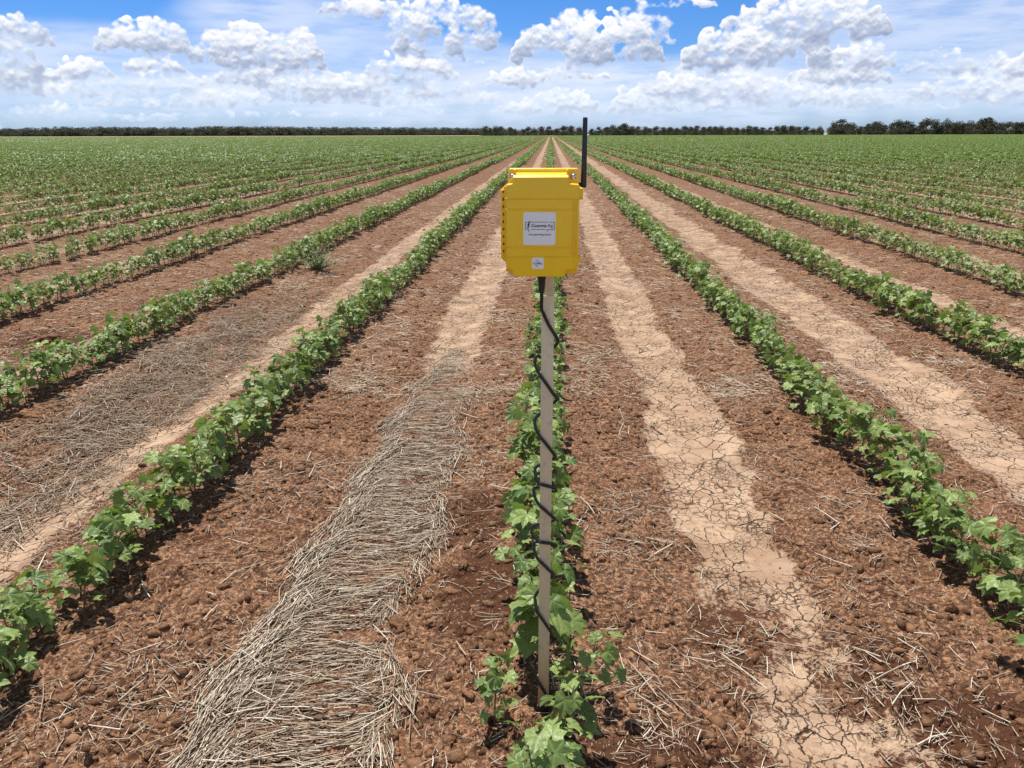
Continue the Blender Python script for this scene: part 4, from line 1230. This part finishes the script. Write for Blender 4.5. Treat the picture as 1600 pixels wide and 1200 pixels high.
# ------------------------------------------------------------------ weed and single clods
def build_weed():
    r = np.random.default_rng(5)
    e = bpy.data.objects.new('weed_plant', None); C.objects.link(e)
    x, y = -2.72, 9.0
    e.location = (x, y, float(ground_z(x, y)[0]) - .01)
    e['label'] = 'feathery blue green weed growing beside the second crop row left of the pole'; e['category'] = 'weed'
    S, Lf = [], []
    for i in range(44):
        az = r.uniform(0, 6.28); out = r.uniform(.08, .34); h = r.uniform(.10, .30) * (1.2 - out)
        p = [np.array([0, 0, 0]) + r.normal(0, .02, 3) * [1, 1, 0], np.array([math.cos(az) * out * .45, math.sin(az) * out * .45, h * .65]), np.array([math.cos(az) * out, math.sin(az) * out, h])]
        v, f = tube(p, [.003, .002, .001], 3); S.append((v, f, dict(tone=np.full(len(v), .8))))
        for k in range(26):
            t = r.uniform(.2, 1); q = p[0] * (1 - t) ** 2 + 2 * p[1] * t * (1 - t) + p[2] * t * t
            d = r.normal(0, 1, 3); d[2] = abs(d[2]) * .6; d /= np.linalg.norm(d); s = np.cross(d, [0, 0, 1]); s /= max(np.linalg.norm(s), .01)
            l = r.uniform(.02, .045); w_ = .0060
            V = np.array([q - s * w_ * .4, q + d * l * .5 - s * w_, q + d * l, q + d * l * .5 + s * w_])
            Lf.append((V, [[0, 1, 2, 3]], dict(tone=np.clip(r.normal(.45, .2), 0, 1), vein=0.3, old=0.0)))
    a = join_np(S); link('stem', mesh_np('weed_stem', a[0], a[1], True, stem_mat, a[2]), e)
    a = join_np(Lf); link('foliage', mesh_np('weed_foliage', a[0], a[1], False, weed_mat, a[2]), e)
weed_mat = simple_mat('weed_leaf', lambda M: principled(M, M.mix(M.n('ShaderNodeAttribute', attribute_name='tone').outputs['Fac'], (0.12, 0.21, 0.08), (0.27, 0.37, 0.16)), 0.6, 0.3))
build_weed()

def build_big_clods():
    r = np.random.default_rng(8)
    T, F = ico_template(4)
    for (x, y, s, lab) in ((-.677, 2.10, .020, 'small rough clay clod lying on the matted straw in the furrow left of the pole'), (-.475, 2.15, .030, 'crusted clay clod at the right edge of the matted straw'),
                           (.705, 2.17, .016, 'pale flat clay flake on the cracked silt of the furrow right of the pole'), (-4.0, 5.85, .065, 'dark red clay lump between the third and second rows on the left'),
                           (-.30, 2.47, .018, 'dark clay clod between the matted straw and the pole row')):
        V = T.copy(); q = V * 2.1 + x * 10
        d = 1 + .42 * vnoise(q[:, 0] + q[:, 2] * .7, q[:, 1] - q[:, 2] * .6, 9) + .26 * vnoise(q[:, 0] * 2.6 - q[:, 2], q[:, 1] * 2.6 + q[:, 2] * 1.7, 10) + .14 * vnoise(q[:, 0] * 7 + q[:, 2] * 3, q[:, 1] * 7 - q[:, 2] * 4, 12)
        V = V * d[:, None] * s * np.array([1.35, .9, .55])
        me = mesh_np('soil_clod', V, F, True, clod_mat, dict(tone=np.clip(.35 + .3 * vnoise(q[:, 0] * 3, q[:, 1] * 3, 13), 0, 1)))
        o = link('soil_clod', me); o.location = (x, y, float(ground_z(x, y)[0]) + s * .12); o.rotation_euler = (r.normal(0, .1), r.normal(0, .1), r.uniform(0, 6))
        o['label'] = lab; o['category'] = 'clod'
build_big_clods()

# ------------------------------------------------------------------ trees along the far edge
def _gum(M):
    at = lambda nm: M.n('ShaderNodeAttribute', attribute_name=nm).outputs['Fac']
    rnd = M.n('ShaderNodeObjectInfo').outputs['Random']
    c = M.mix(at('tone'), (0.030, 0.038, 0.022), (0.13, 0.145, 0.085))
    c = M.mix(M.m('MULTIPLY', rnd, 0.45), c, (0.062, 0.062, 0.034))
    tl = M.n('ShaderNodeBsdfTranslucent'); M.put(tl.inputs[0], c)
    mx = M.n('ShaderNodeMixShader'); mx.inputs[0].default_value = 0.15
    M.put(mx.inputs[1], principled(M, c, 0.6, 0.3)); M.put(mx.inputs[2], tl.outputs[0])
    return mx.outputs[0]
gum_mat = simple_mat('gum_foliage', _gum)
bark_mat = simple_mat('pale_bark', lambda M: principled(M, M.mix(M.noise(M.n('ShaderNodeNewGeometry').outputs['Position'], 2, 3, 0.6), (0.14, 0.11, 0.09), (0.38, 0.33, 0.28)), 0.85, 0.2))

def tree_geo(seed, H=10.0, leaves=900, low=0.12, spread=.42):
    r = np.random.default_rng(seed)
    wood, fol = [], []
    trunk_top = H * r.uniform(.35, .5)
    bend = r.normal(0, .04 * H, 2)
    base = [np.array([0, 0, -.3]), np.array([bend[0] * .4, bend[1] * .4, trunk_top * .55]), np.array([bend[0], bend[1], trunk_top])]
    v, f = tube(base, [H * .026, H * .020, H * .015], 6); wood.append((v, f, {}))
    lobes = []
    nl = int(r.integers(6, 10))
    for i in range(nl):
        az = i * 2.4 + r.normal(0, .4); t = r.uniform(0, 1)
        rad = H * spread * r.uniform(.15, .9) * (1.1 - .6 * t)
        c = np.array([bend[0] + math.cos(az) * rad, bend[1] + math.sin(az) * rad, H * (low + .18) + (H * .88 - H * (low + .18)) * (t * .6 + .4 * r.random())])
        if i == 0: c = np.array([bend[0], bend[1], H * .86])
        s = H * r.uniform(.17, .27)
        lobes.append((c, s))
        m = (base[2] + c) / 2 + np.array([0, 0, -.04 * H])
        v, f = tube([base[2] * .98, m, c], [H * .012, H * .008, H * .003], 4); wood.append((v, f, {}))
    V, T_ = [], []
    n_each = leaves // (nl + 3)
    def clump(c, s, n, sq=.75):
        d = r.normal(0, 1, (n, 3)); d /= np.linalg.norm(d, axis=1)[:, None]
        rr = s * r.random(n) ** .45 * (1 + .25 * np.sin(d[:, 0] * 5 + c[0]) * np.sin(d[:, 1] * 4))
        p = c + d * rr[:, None] * [1.2, 1.2, sq]
        q = r.normal(0, 1, (n, 3)); q /= np.linalg.norm(q, axis=1)[:, None]
        u = np.cross(q, r.normal(0, 1, (n, 3))); u /= np.linalg.norm(u, axis=1)[:, None]; w_ = np.cross(q, u)
        L = (H * r.uniform(.025, .060, n))[:, None]
        V.append(np.stack([p - u * L * .5 - w_ * L * .5, p + u * L * .6 - w_ * L * .3, p + u * L * .3 + w_ * L * .7, p - u * L * .6 + w_ * L * .3], 1))
        T_.append(np.repeat(np.clip(r.normal(.5, .28, n), 0, 1), 4))
    for c, s in lobes: clump(c, s, n_each)
    # drooping lower skirt and understorey
    clump(np.array([0, 0, H * (low + .16)]), H * .33, n_each, .6); clump(np.array([0, 0, H * .10]), H * .34, n_each, .3)
    V = np.concatenate(V).reshape(-1, 3)
    V[:, 2] = np.maximum(V[:, 2], .05)
    F = np.arange(len(V)).reshape(-1, 4)
    w_ = join_np(wood)
    return w_, (V, F, dict(tone=np.concatenate(T_)))

def build_trees():
    r = np.random.default_rng(44)
    PT = []
    for i in range(9):
        w_, fo = tree_geo(500 + i, 10.0, 1400, [.10, .2, .05, .3, .12, .08, .25, .15, .06][i], [.42, .36, .46, .34, .5, .4, .3, .44, .38][i])
        PT.append((mesh_np('gum_trunk', w_[0], w_[1], True, bark_mat), mesh_np('gum_crown', fo[0], fo[1], False, gum_mat, fo[2])))
    def x_at(px, Y):
        d = rot.to_3x3() @ Vector(((px - 800) / 1208.0, (600 - 212) / 1208.0, -1.0))
        return d.x / d.y * Y
    hx = [755, 780, 800, 850, 895, 914, 918, 925, 945, 975, 1000, 1050, 1090, 1120, 1150, 1185, 1200, 1215, 1250, 1262, 1285, 1292, 1298, 1312, 1325, 1335, 1352, 1368, 1385, 1400, 1420, 1448, 1465, 1490, 1505, 1528, 1545, 1562, 1580, 1600, 1700]
    hh = [13, 14, 12.5, 13, 14, 13, 6, 13, 14, 18, 13, 15, 14, 17, 14.5, 16, 11, 14, 15.5, 12, 12, 8, 21, 24, 19, 17, 17, 20, 16, 20, 19, 24, 18, 23, 19, 23.5, 24, 17, 19, 24, 22]
    px = 757.0; lst = []
    while px < 1608:
        if not (913 < px < 921) and not (1287 < px < 1295):
            lst.append(px)
        px += r.uniform(7.5, 13)
    n = len(lst)
    for i, p in enumerate(lst):
        Y = (790 if p < 916 else 730) + r.uniform(-8, 12)
        H = np.interp(p, hx, hh) * Y / 1208 * r.uniform(.72, 1.08) * .98
        w_, fo = PT[int(r.integers(9))]
        e = bpy.data.objects.new('gum_tree', None); C.objects.link(e)
        e.location = (x_at(p, Y), Y, 0); s = H / 10
        e.scale = (s * r.uniform(.95, 1.35), s * 1.1, s); e.rotation_euler = (0, 0, r.uniform(0, 6.28))
        e['category'] = 'tree'; e['group'] = 'gum trees along the far edge of the field'
        if p < 916: lab = '%s tree from the left in the dark clump behind the end of the crop rows' % ordinal(i + 1)
        else: lab = '%s tree from the right edge in the tree line right of the antenna' % ordinal(n - i)
        e['label'] = ('tall ' if H > 12.8 else '') + lab
        link('trunk', w_, e); link('crown', fo, e)
    # the woodland behind and along the left reads as one mass
    pr = []
    for i in range(6):
        w_, fo = tree_geo(600 + i, 10.0, 700, .02, .5)
        tri = lambda g: (g[0], np.concatenate([g[1][:, [0, 1, 2]], g[1][:, [0, 2, 3]]]), g[2])
        pr.append(proto_obj('tree_source', [(fo[0], fo[1], fo[2], gum_mat), (w_[0], w_[1], w_[2], bark_mat)]))
    pts, rz, sc_, ix = [], [], [], []
    def band(p0, p1, step, Y0, dY, hfun):
        p = p0
        while p < p1:
            Y = Y0 + r.uniform(0, dY); H = hfun(p) * Y / 1208 * r.uniform(.72, 1.08)
            pts.append((x_at(p, Y), Y, 0)); rz.append(r.uniform(0, 6.28)); s = H / 10; sc_.append((s * r.uniform(1.1, 1.7), s * 1.3, s)); ix.append(int(r.integers(6)))
            p += r.uniform(.5, 1.5) * step
    lh = lambda p: np.interp(p, [-300, 0, 10, 30, 45, 60, 95, 120, 160, 200, 300, 320, 420, 560, 700, 760], [13, 13, 14.5, 11, 14.5, 12, 14.5, 13.5, 14, 13, 12.5, 14, 13.5, 12, 11, 10])
    band(-900, 762, 3.2, 1080, 30, lh); band(-900, 762, 3.2, 1115, 40, lambda p: lh(p) * 1.0)
    band(752, 914, 4.0, 808, 30, lambda p: np.interp(p, hx, hh) * .74)
    band(922, 1286, 4.0, 750, 30, lambda p: np.interp(p, hx, hh) * .74)
    band(1296, 1608, 6.0, 750, 30, lambda p: np.interp(p, hx, hh) * .62)
    for (q0, q1, YY) in ((752, 913, 800), (922, 1287, 738), (1295, 1640, 738)): band(q0, q1, 2.2, YY, 20, lambda p: 7.5)
    band(-900, 762, 2.2, 1075, 20, lambda p: 6.5)
    band(1608, 2600, 6.0, 730, 50, lambda p: 20)
    pack_instances('distant_woodland', pr, None, np.array(pts), rz, np.array(sc_), ix, 'dark band of scrubby woodland along the horizon behind the field')
    print('trees', n, len(pts), round(time.time() - T0, 1))
build_trees()
